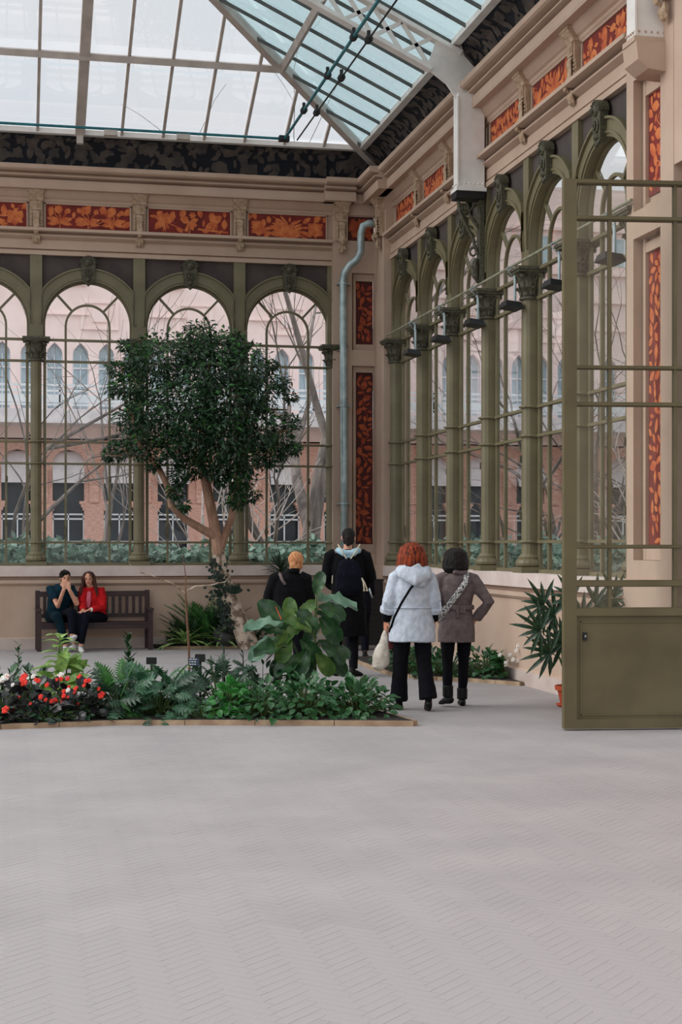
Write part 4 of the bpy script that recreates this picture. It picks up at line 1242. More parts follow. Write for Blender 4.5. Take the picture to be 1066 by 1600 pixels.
# upright shoots
def shoot(name, label, base, tip, kind, n, size, spread, seed, stem='gstem', r=.008, start=.35, droop=.0, cat='plant'):
    rr = random.Random(seed); root = empty(name, base, label, cat)
    b = Vector((0, 0, 0)); t = Vector(tip) - Vector(base)
    mid = t * .5 + Vector((rr.uniform(-.02, .02), 0, 0))
    MB().loft([b, mid, t], [r, r * .8, r * .4], 6).build('stem', M[stem], root)
    for i in range(n):
        k = start + (1 - start) * i / max(1, n - 1); p = t * k; a = i * 2.4
        x = Vector((math.cos(a), math.sin(a), spread + k * .6 - droop)).normalized()
        inst(LM[kind][0], 'leaf', root, orient(p, Vector((0, 0, 1)) + x * -.3, x, rr.uniform(*size) * (1.1 - .4 * k)))
    return root
shoot('zamia_shoot', 'thin upright glossy shoot standing in front of the left bench leg', atz(33, 14.8), at(29, 1008, 14.8), 'zz', 18, (.08, .11), .5, 31)
shoot('yellow_green_plant', 'tall pale yellow-green leafy shoot in front of the bench', atz(92, 14.95), at(94, 995, 14.95), 'lime', 34, (.22, .36), .25, 32, r=.014, start=.15, droop=.3)
bush('yellow_green_shrub', 'pale yellow-green broad-leaved clump behind the red begonias', 'plant', atz(97, 14.95), .17, .2, .52, ['lime'], 46, (.16, .26), 61, upb=.4)
bush('low_ground_cover', 'low dark leaves filling the curb edge under the red begonias', 'plant', atz(70, 14.25), .62, .14, .14, ['beg', 'dark'], 110, (.07, .11), 62)
shoot('upright_dark_plant', 'upright dark spiky plant behind the lobed leaves, in front of the bench end', atz(205, 15.3), at(200, 996, 15.3), 'zz', 26, (.10, .16), .9, 33, start=.3)
shoot('dark_arching_plant', 'thin dark arching leaves right of the red flowers', atz(140, 15.1), at(128, 1040, 15.1), 'lance', 9, (.14, .24), .6, 34)
shoot('small_rosette', 'small light green rosette at the foot of the sapling', atz(285, 15.0), at(283, 1050, 15.0), 'lime', 14, (.12, .18), .6, 35)
# sapling
L = atz(297, 15.2)
sp = empty('sapling', L, 'thin bare sapling with two long side twigs, rising from the front bed', 'sapling')
w2 = lambda *q: [at(u, v, Y) for u, v, Y in q]
MB().loft([L] + w2((295, 1010, 15.2), (290, 930, 15.2), (290, 900, 15.2), (286, 866, 15.2)), [.013, .012, .009, .005, .003], 7).build('stem', M['stem'], sp, L)
MB().loft(w2((290, 927, 15.2), (270, 912, 15.1), (240, 900, 15.0), (215, 893, 14.95), (203, 882, 14.9)), [.008, .007, .006, .004, .002], 6).build('twig', M['lime'] if 0 else M['tbark2'], sp, L)
MB().loft(w2((290, 925, 15.2), (305, 916, 15.2), (330, 914, 15.3), (352, 909, 15.35), (360, 900, 15.4)), [.008, .006, .005, .004, .002], 6).build('twig', M['tbark2'], sp, L)
# big fiddle-leaved plant
L = atz(494, 15.2)
fl = empty('fiddle_leaf_plant', L, 'tall plant with very large wavy green leaves in front of the person in black', 'plant')
MB().loft([L] + w2((492, 1000, 15.2), (494, 950, 15.2), (495, 915, 15.2)), [.016, .014, .012, .008], 8).build('stem', M['gstem'], fl, L)
MB().loft([atz(470, 15.3)] + w2((465, 1020, 15.3), (448, 985, 15.3), (440, 960, 15.3)), [.012, .011, .009, .006], 8).build('stem', M['gstem'], fl, L)
MB().loft(w2((440, 968, 15.1), (431, 948, 15.1)), [.006, .005], 6).build('bud', M['terra'], fl, L)
rr_f = random.Random(3)
BL_ = [ # attach u, v, tip u, v, depth step, kind, towards the viewer
 (494, 928, 502, 895, 0, 1, .2), (497, 940, 556, 938, .1, 3, .9), (440, 980, 386, 972, -.1, 3, .9), (445, 985, 412, 942, .1, 0, .4), (455, 975, 452, 938, .0, 1, .5), (468, 965, 492, 938, .05, 2, .4),
 (495, 960, 534, 968, .05, 0, .6), (500, 965, 530, 1000, -.05, 2, .1), (498, 975, 478, 1003, .1, 0, .1), (470, 985, 430, 1000, -.1, 1, .6), (450, 990, 440, 1030, -.12, 0, .05), (470, 1000, 500, 1030, -.1, 1, .1),
 (495, 1005, 540, 1028, .0, 2, .6), (498, 1010, 548, 1018, .15, 0, .7), (480, 1015, 465, 1055, -.15, 2, .05), (495, 1020, 520, 1055, -.1, 1, .05), (455, 1010, 402, 1012, -.05, 2, .7), (450, 1020, 428, 1052, .1, 1, .1),
 (485, 990, 452, 965, -.12, 1, .7), (440, 1000, 392, 1022, .1, 3, .7), (495, 985, 470, 955, -.05, 0, .5), (490, 1035, 450, 1075, .05, 0, .2), (440, 990, 415, 980, -.15, 0, .5), (497, 950, 540, 960, -.1, 2, .4), (475, 1030, 430, 1045, -.1, 2, .5), (505, 1030, 545, 1050, .1, 1, .3)]
for i, (u, v, U, V, dd, k, up) in enumerate(BL_):
    a = at(u, v, 15.2 + dd); b = at(U, V, 15.2 + dd - .05)
    x = b - a
    nrm = (-CB * (1.0 - up * .6) + Vector((0, 0, up + .15)))
    Mx = orient(a - L, nrm, x, x.length * rr_f.uniform(.98, 1.1))
    inst(LM['bigy' if i in (4, 5, 9, 10, 15, 18) else ('big0', 'big1', 'big2', 'bigl')[k]][0], 'leaf', fl, Mx, 'pale blue-green leaf' if k == 3 else None)
    m = MB().loft([at(494 if u > 465 else 448, v + 6, 15.2), a], [.006, .005], 5); m.build('leaf_stalk', M['gstem'], fl, L)
# name signs in the bed
def sign(u, v, Y, w_, h_, label, mt, marks=False):
    L = atz(u, Y, .05); s_ = empty('plant_sign', L, label, 'sign', rz=-YAW)
    top = at(u, v, Y).z - L.z
    MB().box(-.012, .012, 0, .012, -.02, top).build('stake', M['black'], s_)
    p_ = MB().box(-w_/2, w_/2, -.02, -.005, top - h_, top).build('plate', mt, s_)
    if marks:
        m = MB(); rr = random.Random(2)
        for r0 in range(3):
            x = -w_/2 + .01
            while x < w_/2 - .02:
                l = rr.uniform(.008, .022); m.box(x, min(x + l, w_/2 - .006), -.0215, -.02, top - .016 - r0 * .024, top - .008 - r0 * .024); x += l + .008
        m.build('print', M['whitef'], p_)
M['lab'] = mat('blue_black_label', (52, 70, 96), (40, 54, 76), rough=.4)
sign(237, 1027, 15.7, .105, .07, 'small black sign plate behind the lobed-leaf plant, left one', M['black'])
sign(313, 1022, 15.7, .105, .08, 'small black sign plate right of the sapling stem', M['black'])
sign(303, 1028, 15.0, .10, .075, 'small blue plant name label with white print beside the sapling', M['lab'], True)
shoot('dark_stalks', 'cluster of short dark finger-like stalks behind the fine-leaved shrub', atz(352, 15.5), at(350, 1012, 15.5), 'lance', 8, (.12, .2), 1.2, 36, stem='black', r=.016)
shoot('dark_stalks', 'dark pointed stalks and a dry stick left of the big-leaved plant', atz(378, 15.5), at(380, 1022, 15.5), 'lance', 8, (.12, .22), .5, 37, stem='black', r=.012)

# ---- tree bed
L = Vector((3.72, 24.15, 0.05))
tree = empty('indoor_tree', L, 'indoor tree with a leaning pale trunk and a dense round dark green crown', 'tree')
T = lambda *q: [at(u, v, Y) for u, v, Y in q]
m = MB(); m.loft([L + Vector((0, 0, -.03))] + T((372, 965, 24.1), (358, 930, 24.1), (346, 895, 24.05), (341, 860, 24.0)), [.17, .135, .12, .11, .10], 12); m.build('trunk', M['tbark2'], tree, L)
m = MB(); m.loft(T((341, 865, 24.0), (338, 835, 23.95), (330, 795, 23.9), (322, 755, 23.85), (314, 725, 23.8), (318, 680, 23.7), (322, 620, 23.6), (318, 560, 23.5)), [.098, .085, .08, .075, .06, .05, .035, .015], 10); m.build('limb', M['tbark'], tree, L)
m = MB(); m.loft(T((336, 838, 23.95), (318, 828, 23.85), (290, 812, 23.75), (268, 790, 23.65), (262, 760, 23.6), (250, 735, 23.5), (232, 712, 23.45), (215, 690, 23.4), (205, 640, 23.4)), [.07, .066, .06, .055, .05, .045, .04, .03, .012], 9); m.build('limb', M['tbark'], tree, L)
m = MB(); m.loft(T((343, 862, 24.0), (352, 835, 23.95), (362, 808, 23.9), (368, 775, 23.85), (372, 740, 23.8), (385, 690, 23.7), (405, 640, 23.6), (425, 600, 23.5)), [.075, .062, .055, .05, .045, .035, .03, .01], 9); m.build('limb', M['tbark'], tree, L)
rr = random.Random(12)
BR = [((322, 755), (300, 700), (270, 650)), ((322, 700), (350, 640), (370, 580)), ((318, 680), (280, 620), (250, 560)), ((385, 690), (420, 680), (455, 670)), ((232, 712), (200, 712), (172, 712)), ((215, 690), (195, 620), (190, 570)), ((372, 740), (372, 770), (372, 790)), ((262, 760), (280, 775), (290, 770)), ((405, 640), (430, 640), (450, 640)), ((320, 620), (330, 560), (318, 515)), ((385, 690), (390, 600), (395, 560))]
m = MB()
for b in BR:
    y0 = rr.uniform(23.1, 23.8); m.loft(T((b[0][0], b[0][1], 23.7), (b[1][0], b[1][1], (23.7 + y0) / 2), (b[2][0], b[2][1], y0)), [.03, .02, .008], 6)
tag(m.build('branches', M['tbark'], tree, L), kind='stuff')
BLOB = [(315,528,28,.5),(300,545,34,.6),(250,562,42,.8),(330,575,48,1),(385,572,38,.9),(185,575,16,.3),(205,600,26,.5),(215,560,22,.4),(178,608,10,.2),(230,640,36,.8),(290,620,55,1.1),(355,625,55,1.1),(405,610,32,.8),(440,598,14,.3),(425,570,10,.2),(300,670,45,1.0),(352,680,48,1.1),(405,665,40,.9),(440,690,22,.5),(455,660,14,.3),(462,700,9,.3),(425,710,24,.5),(385,715,32,.7),(330,720,28,.7),(270,695,32,.7),(225,690,28,.6),(188,700,18,.4),(168,712,8,.2),(200,655,22,.5),(283,742,16,.3),(273,768,12,.25),(288,790,8,.2),(372,752,22,.4),(371,782,13,.25),(395,772,11,.2),(455,620,9,.2),(352,545,30,.6),(345,745,14,.3),(300,725,22,.4), (240,725,10,.2),(195,540,8,.2),(365,530,14,.3)]
fo = MB(); fo2 = MB()
PX = 100.5
tot = sum((b[2] ** 2) for b in BLOB)
NL = 22000
_, v1, f1 = LM['tree']
for (u, v, r, dy) in BLOB:
    n = int(NL * (r * r * .6 + 60) / (tot * .6 + 60 * len(BLOB)))
    for i in range(n):
        a = rr.uniform(0, 2 * PI); el = math.asin(rr.uniform(-1, 1)); k = rr.uniform(.45, 1.12)
        nx, ny, nz_ = math.cos(a) * math.cos(el), math.sin(a) * math.cos(el), math.sin(el)
        p = at(u + nx * r * k, v - nz_ * r * k, 23.45 + ny * dy * k)
        x = Vector((nx + rr.uniform(-.9, .9), ny + rr.uniform(-.9, .9), nz_ * .4 + rr.uniform(-.9, .2)))
        z = Vector((nx * .5 + rr.uniform(-.5, .5), ny * .5 - .35 + rr.uniform(-.5, .5), .7))
        lp = orient(p, z, x, rr.uniform(.062, .11))
        scatter(fo2 if (nz_ > .1 and rr.random() < .34) else fo, v1, f1, lp)  # some leaves on each clump's upper side take the paler green
tag(fo.build('foliage', M['ficus'], tree, L), kind='stuff')
tag(fo2.build('paler_foliage', M['fern'], tree, L, label='lighter green leaves on the upper side of each crown clump'), kind='stuff')
# ivy on the trunk
m = MB(); _, v2, f2 = LM['ivy']
for i in range(230):
    t = rr.random() ** .8; u = 372 - 30 * t + rr.gauss(0, 7) - (14 if t < .6 else 6); v = 985 - 110 * t + rr.gauss(0, 6)
    scatter(m, v2, f2, orient(at(u, v, 23.98 + rr.uniform(-.06, .02)), (rr.uniform(-.4, .4), -1, .4), (rr.uniform(-1, 1), 0, rr.uniform(-1, .4)), rr.uniform(.05, .085)))
for i in range(60): scatter(m, v2, f2, orient(at(358 + rr.gauss(0, 9), 921 + rr.gauss(0, 3), 23.9), (0, -1, .4), (1, 0, rr.uniform(-.6, .4)), rr.uniform(.05, .08)))
m2 = m.build('ivy', M['ivy']); tag(m2, 'dark ivy climbing the lower trunk of the indoor tree', 'ivy', kind='stuff')
def fronds(name, label, c, n, L0, kind, seed, el=(.5, 1.3), cat='plant', spread=PI * 2, a0=0, wd=1.0):
    rr = random.Random(seed); root = empty(name, c, label, cat)
    for i in range(n):
        a = a0 + spread * (i + rr.uniform(-.3, .3)) / n; e_ = rr.uniform(*el); s = L0 * rr.uniform(.75, 1.1)
        x = Vector((math.cos(a) * math.cos(e_), math.sin(a) * math.cos(e_), math.sin(e_)))
        lim_ = (24.70 - c[1]) / s
        if x.y > lim_ * .8: x.y = lim_ * .8 * rr.random(); x.normalize()
        z = Vector((-x.x * .6, -x.y * .6, .8))
        inst(LM[kind][0], 'frond', root, orient((0, 0, .02), z, x, (s, s * wd, s)))
    return root
def frond_mesh(nm, mt, npin=13, W=.32):
    vs = []; fs = []
    for i in range(npin):
        t = .1 + .88 * i / npin; z = -.42 * t * t; l = W * math.sin(PI * (t * .85 + .12)) * .55
        for sx in (-1, 1):
            b = len(vs); vs += [(t, 0, z), (t + .035, sx * .02, z), (t + .10, sx * l, z - .05), (t + .03, sx * l * .55, z - .01)]; fs.append((b, b+1, b+2, b+3) if sx > 0 else (b+3, b+2, b+1, b))
    n0 = len(vs)
    for i in range(7):
        t = i / 6; z = -.42 * t * t; vs += [(t, -.008, z + .003), (t, .008, z + .003)]
    for i in range(6): a = n0 + i * 2; fs.append((a, a+2, a+3, a+1))
    me = bpy.data.meshes.new('frond'); me.from_pydata(vs, [], fs); me.materials.append(M[mt]); LM[nm] = (me, vs, fs)
frond_mesh('frond', 'fern', 16, .28); frond_mesh('frondd', 'ficus', 16, .28)
fronds('sword_fern', 'tall bright green sword fern left of the tree trunk', at(322, 1004, 24.45), 26, .78, 'frond', 41, (1.0, 1.5))
fronds('sword_fern', 'darker fern against the wall at the left end of the tree bed', at(298, 1004, 24.5), 24, .6, 'frondd', 42, (.5, 1.3))
fronds('dark_fern', 'dark arching fern right of the spider plants, beside the rock', at(375, 1006, 24.3), 28, .5, 'frondd', 43, (.3, 1.2))
fronds('dark_fern', 'dark fern rising against the trunk', at(345, 1000, 24.4), 22, .62, 'frondd', 44, (.9, 1.4))
fronds('spider_plant', 'pale striped spider plant at the left corner of the tree bed', at(290, 1009, 24.40), 40, .52, 'blade', 45, (.3, 1.2), wd=1.2)
fronds('spider_plant', 'pale striped spider plant in front of the rock', at(345, 1008, 24.38), 40, .5, 'blade', 46, (.4, 1.3), wd=1.2)
bush('dark_leaf_plant', 'dark leafy plant at the right foot of the tree trunk', 'plant', at(395, 1005, 24.35), .22, .15, .3, ['dark', 'zz'], 70, (.07, .12), 47)
bush('dark_leaf_plant', 'dark leafy clump at the left end of the tree bed, behind the spider plant', 'plant', at(275, 1006, 24.5), .16, .12, .34, ['dark', 'zz'], 60, (.07, .12), 48)
bush('dark_leaf_plant', 'low dark leafy clump in the middle of the tree bed', 'plant', at(320, 1007, 24.45), .3, .1, .2, ['dark', 'zz'], 60, (.07, .12), 49)
rk = MB().ell((0, 0, 0), (.2, .14, .2), 12, 8)
rk.v = [tuple(Vector(v) * (1 + .25 * noise.noise(Vector(v) * 6))) for v in rk.v]
o = rk.build('rock', M['rock']); o.location = (3.38, 24.33, .2); tag(o, 'grey rock leaning at the foot of the tree', 'rock')
o = bush('pink_flower_plant', 'small pink flower beside the tree foot', 'plant', at(393, 1000, 24.22), .08, .08, .16, ['zz'], 14, (.05, .08), 50)
flower(o, (0, -.02, .17), .045, 'pinkf', rr)
# dracaena by the back wall
L = Vector((4.28, 24.45, .06))
dr = empty('dracaena', L, 'spiky-leaved dracaena on a thin cane against the back wall, behind the red-haired person', 'plant')
MB().loft([(0, 0, 0), (-.02, 0, .6), (0, 0, 1.16)], [.02, .018, .016], 7).build('cane', M['stem'], dr)
for i in range(54):
    a = i * 2.4; e_ = rr.uniform(-.7, 1.45)
    x = Vector((math.cos(a) * math.cos(e_), math.sin(a) * math.cos(e_) * .45, math.sin(e_)))
    inst(LM['lance'][0], 'leaf', dr, orient((0, 0, 1.10 + .1 * rr.random()), (0, -.3, 1), x, (rr.uniform(.26, .36), .22, .22)))

# ---- right bed
bush('bedding_plant', 'green leafy bedding plants between the two women, low against the wall', 'plant', atz(650, 18.75), .45, .5, .33, ['hyd', 'dark'], 190, (.07, .11), 51, upb=.8)
bush('bedding_plant', 'green leafy bedding plants right of the taupe-coated woman', 'plant', atz(757, 17.95), .36, .45, .34, ['hyd', 'dark'], 180, (.07, .11), 52, upb=.8)
b_ = bush('bedding_plant', 'green leafy bedding plants with white flowers at the right tip of the curved bed', 'plant', atz(790, 17.75), .20, .3, .36, ['hyd'], 90, (.07, .12), 53, upb=.8)
for i in range(9): flower(b_, (rr.uniform(-.15, .15), -.2 + rr.uniform(-.1, .1), rr.uniform(.18, .42)), .028, 'whitef', rr)
bush('bedding_plant', 'green leafy bedding plants behind the legs of the grey-jacketed woman', 'plant', atz(700, 18.2), .40, .4, .30, ['hyd', 'dark'], 170, (.07, .11), 54, upb=.8)
bush('bedding_plant', 'green leafy plants at the back of the curved bed by the corner', 'plant', atz(622, 19.6), .3, .5, .30, ['hyd', 'dark'], 80, (.08, .13), 55, upb=.8)

# ---- potted lady palm behind the glass door
pc = (5.60, 14.85, 0)
pot = empty('terracotta_pot', pc, 'orange terracotta pot standing behind the glass door leaf', 'pot')
MB().lathe([(.10, 0), (.135, .16), (.16, .17), (.165, .215), (.15, .215), (.14, .19)], (0, 0, 0), 20).build('pot', M['terra'], pot)
MB().lathe([(.13, 0), (.15, .018), (.15, .03)], (0, 0, -.0), 20).build('saucer', M['terra'], pot) 
pl = empty('lady_palm', (pc[0], pc[1], .18), 'dark green lady palm with fanned pointed leaves, half behind the glass door', 'palm')
MB().lathe([(.13, 0), (.12, .02)], (0, 0, 0), 16).build('soil', M['soil'], pl)
FN = [(850, 945), (845, 985), (868, 962), (895, 935), (930, 945), (960, 935), (910, 965), (880, 1005), (945, 965), (860, 1020)]
for i, (u, v) in enumerate(FN):
    yy = 14.75 - .35 * rr.random() - (.35 if u > 900 else 0)
    h = at(u, v, yy) - Vector((pc[0], pc[1], .18))
    MB().loft([(0, 0, 0), tuple(h * .55 + Vector((0, 0, .12))), tuple(h)], [.009, .007, .005], 6).build('cane', M['gstem'], pl)
    n = 9
    dirx = CR * (1 if u > 895 else -1) * .8 + Vector((0, 0, .25))
    for k in range(n):
        a = R(-100 + 200 * k / (n - 1))
        up = Vector((0, 0, 1)); x = (dirx.normalized() * math.cos(a) + (up - dirx * .2) * math.sin(a) + -CB * .25 * rr.random()).normalized()
        gap = 5.87 - (pc[0] + h.x)
        if x.x * .3 > gap: x.x = gap / .3; x.normalize()
        inst(LM['lance'][0], 'leaflet', pl, orient(h, -CB + Vector((0, 0, .6)), x, (rr.uniform(.22, .32), .28, .2)))
# ================================================================ people
M['skin'] = mat('skin', (214, 160, 132), (196, 138, 112), rough=.55, scale=20)
M['skin2'] = mat('warm_skin', (206, 142, 112), (188, 122, 96), rough=.55, scale=20)
def cloth(name, c, c2=None, scale=18, rough=.9, bump=.25): return mat(name, c, c2, rough=rough, scale=scale, bump=bump, bscale=60, spec=.15)
M['ltgrey'] = cloth('light_grey_jacket', (196, 204, 214), (178, 186, 198))
M['taupe'] = cloth('taupe_coat', (112, 100, 98), (96, 84, 84))
M['blackc'] = cloth('black_cloth', (11, 11, 14), (7, 7, 10))
M['navyc'] = cloth('navy_cloth', (14, 16, 30), (9, 10, 20))
M['darkt'] = cloth('dark_trousers', (13, 14, 21), (9, 9, 14))
M['tealc'] = cloth('teal_cloth', (14, 48, 62), (8, 32, 44))
M['tealt'] = cloth('dark_teal_trousers', (12, 40, 50), (8, 26, 34))
M['redc'] = cloth('red_jacket', (204, 32, 36), (168, 20, 26))
M['hood'] = cloth('pale_blue_hood', (176, 204, 216), (146, 180, 196))
M['canvas'] = cloth('canvas_bag', (214, 206, 194), (190, 180, 166))
M['cord'] = cloth('cream_cord', (222, 212, 190), (196, 184, 160))
M['shoeb'] = mat('black_shoe', (12, 12, 15), (7, 7, 9), spec=.25, rough=.5, scale=10)
M['shoew'] = mat('white_trainer', (224, 222, 220), (196, 194, 194), rough=.6, scale=14)
M['maroonb'] = cloth('maroon_handbag', (88, 40, 44), (64, 28, 32))
M['plaid'] = mat('black_white_print_strap', (214, 212, 208), (30, 30, 32), rough=.8, scale=90, lo=.46, hi=.54)
def hair(nm, c, c2, st=(6, 6, 1)): return mat(nm, c, c2, spec=.2, rough=.6, scale=9, stretch=st, bump=.5, bscale=30)
M['h_red'] = hair('auburn_hair', (160, 66, 30), (44, 20, 16))
M['h_dark'] = hair('dark_brown_hair', (30, 22, 21), (14, 11, 11))
M['h_ginger'] = hair('ginger_blond_hair', (216, 158, 110), (168, 104, 64))
M['h_brown'] = hair('long_brown_hair', (92, 58, 46), (48, 30, 26))
M['eye'] = mat('dark_eye', (40, 28, 24), (24, 18, 16), rough=.3)
M['lip'] = mat('lips', (176, 90, 84), (160, 78, 74), rough=.5)
TEX = bpy.data.textures.new('cloth_folds', 'CLOUDS'); TEX.noise_scale = .11; TEX.noise_depth = 2
TEXH = bpy.data.textures.new('hair_strands', 'CLOUDS'); TEXH.noise_scale = .035; TEXH.noise_depth = 1

def fuse(o, vox=.012, smooth=4, disp=0.0, tex=None):
    r = o.modifiers.new('fuse', 'REMESH'); r.mode = 'VOXEL'; r.voxel_size = vox; r.use_smooth_shade = True
    s = o.modifiers.new('smooth', 'SMOOTH'); s.iterations = smooth; s.factor = .5
    if disp:
        d = o.modifiers.new('folds', 'DISPLACE'); d.texture = tex or TEX; d.strength = disp; d.mid_level = .5; d.texture_coords = 'LOCAL'
    return o

V = Vector
def hand(mb, wrist, fdir, palm_n, s=1.0, curl=.25, side=1):
    """palm, four fingers and a thumb; side=+1 puts the thumb at +cross(fdir, palm_n)"""
    f = V(fdir).normalized(); n = V(palm_n); n = (n - f * n.dot(f)).normalized(); t = f.cross(n) * side
    w0 = V(wrist)
    mb.loft([w0 - f * .03 * s, w0 + f * .01 * s, w0 + f * .05 * s, w0 + f * .095 * s], [(.024*s, .019*s), (.028*s, .017*s), (.040*s, .015*s), (.038*s, .012*s)], 10, side=t)
    for i, (o_, L) in enumerate(((.030, .070), (.010, .080), (-.011, .074), (-.030, .058))):
        p = w0 + f * .085 * s + t * o_ * s; pts = [p]; d = f.copy()
        for k in range(3):
            d = (d + n * curl * (1.0 + .5 * k)).normalized(); p = p + d * L * s * (.42, .32, .26)[k]; pts.append(p)
        mb.loft([pts[0] - f * .02 * s] + pts, [.0085*s, .0092*s, .0085*s, .0078*s, .0055*s], 7)
    p = w0 + f * .02 * s + t * .028 * s
    d1 = (f * .6 + t * .8 + n * .25).normalized(); d2 = (f * .9 + t * .35 + n * .35).normalized()
    mb.loft([p - d1 * .01, p + d1 * .035 * s, p + d1 * .035 * s + d2 * .03 * s, p + d1 * .035 * s + d2 * .055 * s], [.013*s, .0115*s, .0095*s, .006*s], 7)

def head_shape(mb, c, fwd, up=(0, 0, 1), s=1.0):
    """skull, jaw, nose, ears; c is the head centre, 0.115*s half height"""
    f = V(fwd).normalized(); u = V(up); u = (u - f * u.dot(f)).normalized(); r = f.cross(u)
    Mx = Matrix((r, f, u)).transposed()
    c = V(c)
    mb.ell(c + u * .025 * s - f * .008 * s, (.074*s, .092*s, .092*s), 16, 12, Mx)
    mb.ell(c - u * .045 * s + f * .028 * s, (.055*s, .060*s, .068*s), 14, 10, Mx)
    mb.ell(c - u * .098 * s + f * .058 * s, (.024*s, .022*s, .02*s), 10, 8, Mx)
    mb.loft([c + f * .085 * s + u * .02 * s, c + f * .104 * s - u * .022 * s, c + f * .092 * s - u * .034 * s], [.009*s, .014*s, .012*s], 8, side=r)
    for sx in (-1, 1): mb.ell(c + r * sx * .075 * s - f * .008 * s - u * .005 * s, (.010*s, .02*s, .032*s), 8, 6, Mx)
    mb.ell(c + f * .072 * s + u * .02 * s, (.05*s, .02*s, .014*s), 10, 6, Mx)
    return f, u, r, Mx

def face(root, c, f, u, r, s=1.0):
    c = V(c)
    for sx in (-1, 1):
        m = MB().ell(c + f * .079 * s + r * sx * .030 * s + u * .006 * s, (.012*s, .006*s, .006*s), 8, 6, Matrix((r, f, u)).transposed()); m.build('eye', M['eye'], root)
        m = MB().loft([c + f * .086*s + r*sx*.014*s + u*.024*s, c + f*.082*s + r*sx*.034*s + u*.028*s, c + f*.07*s + r*sx*.05*s + u*.02*s], [.004*s, .005*s, .003*s], 6); m.build('eyebrow', M['h_brown'], root)
    MB().loft([c + f*.080*s - r*.022*s - u*.062*s, c + f*.092*s - u*.060*s, c + f*.080*s + r*.022*s - u*.062*s], [.004*s, .007*s, .004*s], 6).build('mouth', M['lip'], root)

def shoe(mb, ankle, fwd, s=1.0, sole=0.0, pitch=0.0):
    f = V(fwd).normalized(); a = V(ankle); u = V((0, 0, 1)) if abs(pitch) < .01 else V((f.x * pitch, f.y * pitch, 1)).normalized()
    g = (f - u * f.dot(u)).normalized(); r = g.cross(u)
    b = a - u * (.07 * s)
    mb.loft([b - g * .075*s, b - g * .05*s + u*.012*s, b + u*.02*s, b + g*.06*s + u*.010*s, b + g*.12*s - u*.004*s, b + g*.165*s - u*.012*s], [(.026*s, .028*s), (.038*s, .045*s), (.042*s, .052*s), (.045*s, .038*s), (.043*s, .028*s), (.022*s, .016*s)], 12, side=r)
    mb.loft([a - u*.05*s - g*.02*s, a + u*.02*s - g*.015*s], [.040*s, .040*s], 10, side=r)

def limb(mb, pts, rad, n=12, side=(1, 0, 0)): mb.loft(pts, rad, n, side=side)

def strap(parent, pts, w_, t_, m_, name='strap'):
    mb = MB(); mb.loft(pts, [(w_, t_)] * len(pts), 8, side=(1, 0, 0)); return mb.build(name, m_, parent, smooth=True)

def torso_body(mb, pel, chest, neck, head, sh=.17, w=1.0):
    mb.loft([pel - V((0,0,.08)), pel, pel + (chest-pel)*.4, chest, chest + (neck-chest)*.6, neck], [(.15*w, .11*w), (.165*w, .115*w), (.135*w, .10*w), (.165*w, .115*w), (.13*w, .08*w), (.055, .055)], 14)
    mb.loft([neck - V((0,0,.05)), neck, neck + (head-neck)*.55], [(.06,.06), .054, .052], 10)

# ---- helper that builds someone standing or walking, seen from behind (local +y is forward)
def standing(label, loc, rz, H, skin, joints, clothes):
    root = empty('person', loc, label, 'person', rz=rz)
    s = H / 1.70
    J = {k: V(v) * s for k, v in joints.items() if k[:2] != 'hd' and k not in ('look', 'hup')}
    b = MB()
    torso_body(b, J['pel'], J['chest'], J['neck'], J['head'], w=s)
    f, u, r, Mx = head_shape(b, J['head'], joints.get('look', (0, 1, 0)), joints.get('hup', (0, 0, 1)), s * .98)
    for sd in 'LR':
        limb(b, [J['sh'+sd], J['el'+sd], J['wr'+sd]], [.052*s, .040*s, .027*s])
        limb(b, [J['hip'+sd], J['kn'+sd], J['an'+sd]], [.085*s, .055*s, .038*s])
        limb(b, [J['chest'] + V((0, 0, .06*s)), J['sh'+sd]], [.06*s, .055*s])
        hd = joints['hd'+sd]
        hand(b, J['wr'+sd], hd[0], hd[1], s, hd[2], hd[3])
        b.ell(J['an'+sd] + V((0, .05, -.05*s)), (.035, .09, .03), 8, 6)
    o = fuse(b.build('body', M[skin], root), .0075, 2)
    face(root, J['head'], f, u, r, s * .98)
    return root, s, J

def leg_garment(root, J, s, mat_, r, hem, name='trousers', waist=(.17, .125)):
    b = MB()
    pel = J['pel']
    b.loft([pel - V((0,0,.10*s)), pel, pel + V((0,0,.10*s))], [(waist[0]*s*1.02, waist[1]*s), (waist[0]*s*1.04, waist[1]*s*1.05), (waist[0]*s*.92, waist[1]*s*.95)], 16)
    for sd in 'LR':
        h, k, a = J['hip'+sd], J['kn'+sd], J['an'+sd]
        e = k + (a - k) * hem
        b.loft([h + V((0,0,.05*s)), h + (k-h)*.5, k, k + (e-k)*.5, e], [q * s for q in r], 14)
    return fuse(b.build(name, mat_, root), .011, 3, .012)

def shoes(root, J, s, mat_, dirs, pitch=(0, 0), name='shoe'):
    for sd, d, p in zip('LR', dirs, pitch):
        b = MB(); shoe(b, J['an'+sd] + V((0,0,.0)), d, s * .95, pitch=p)
        fuse(b.build(name, mat_, root), .007, 3)

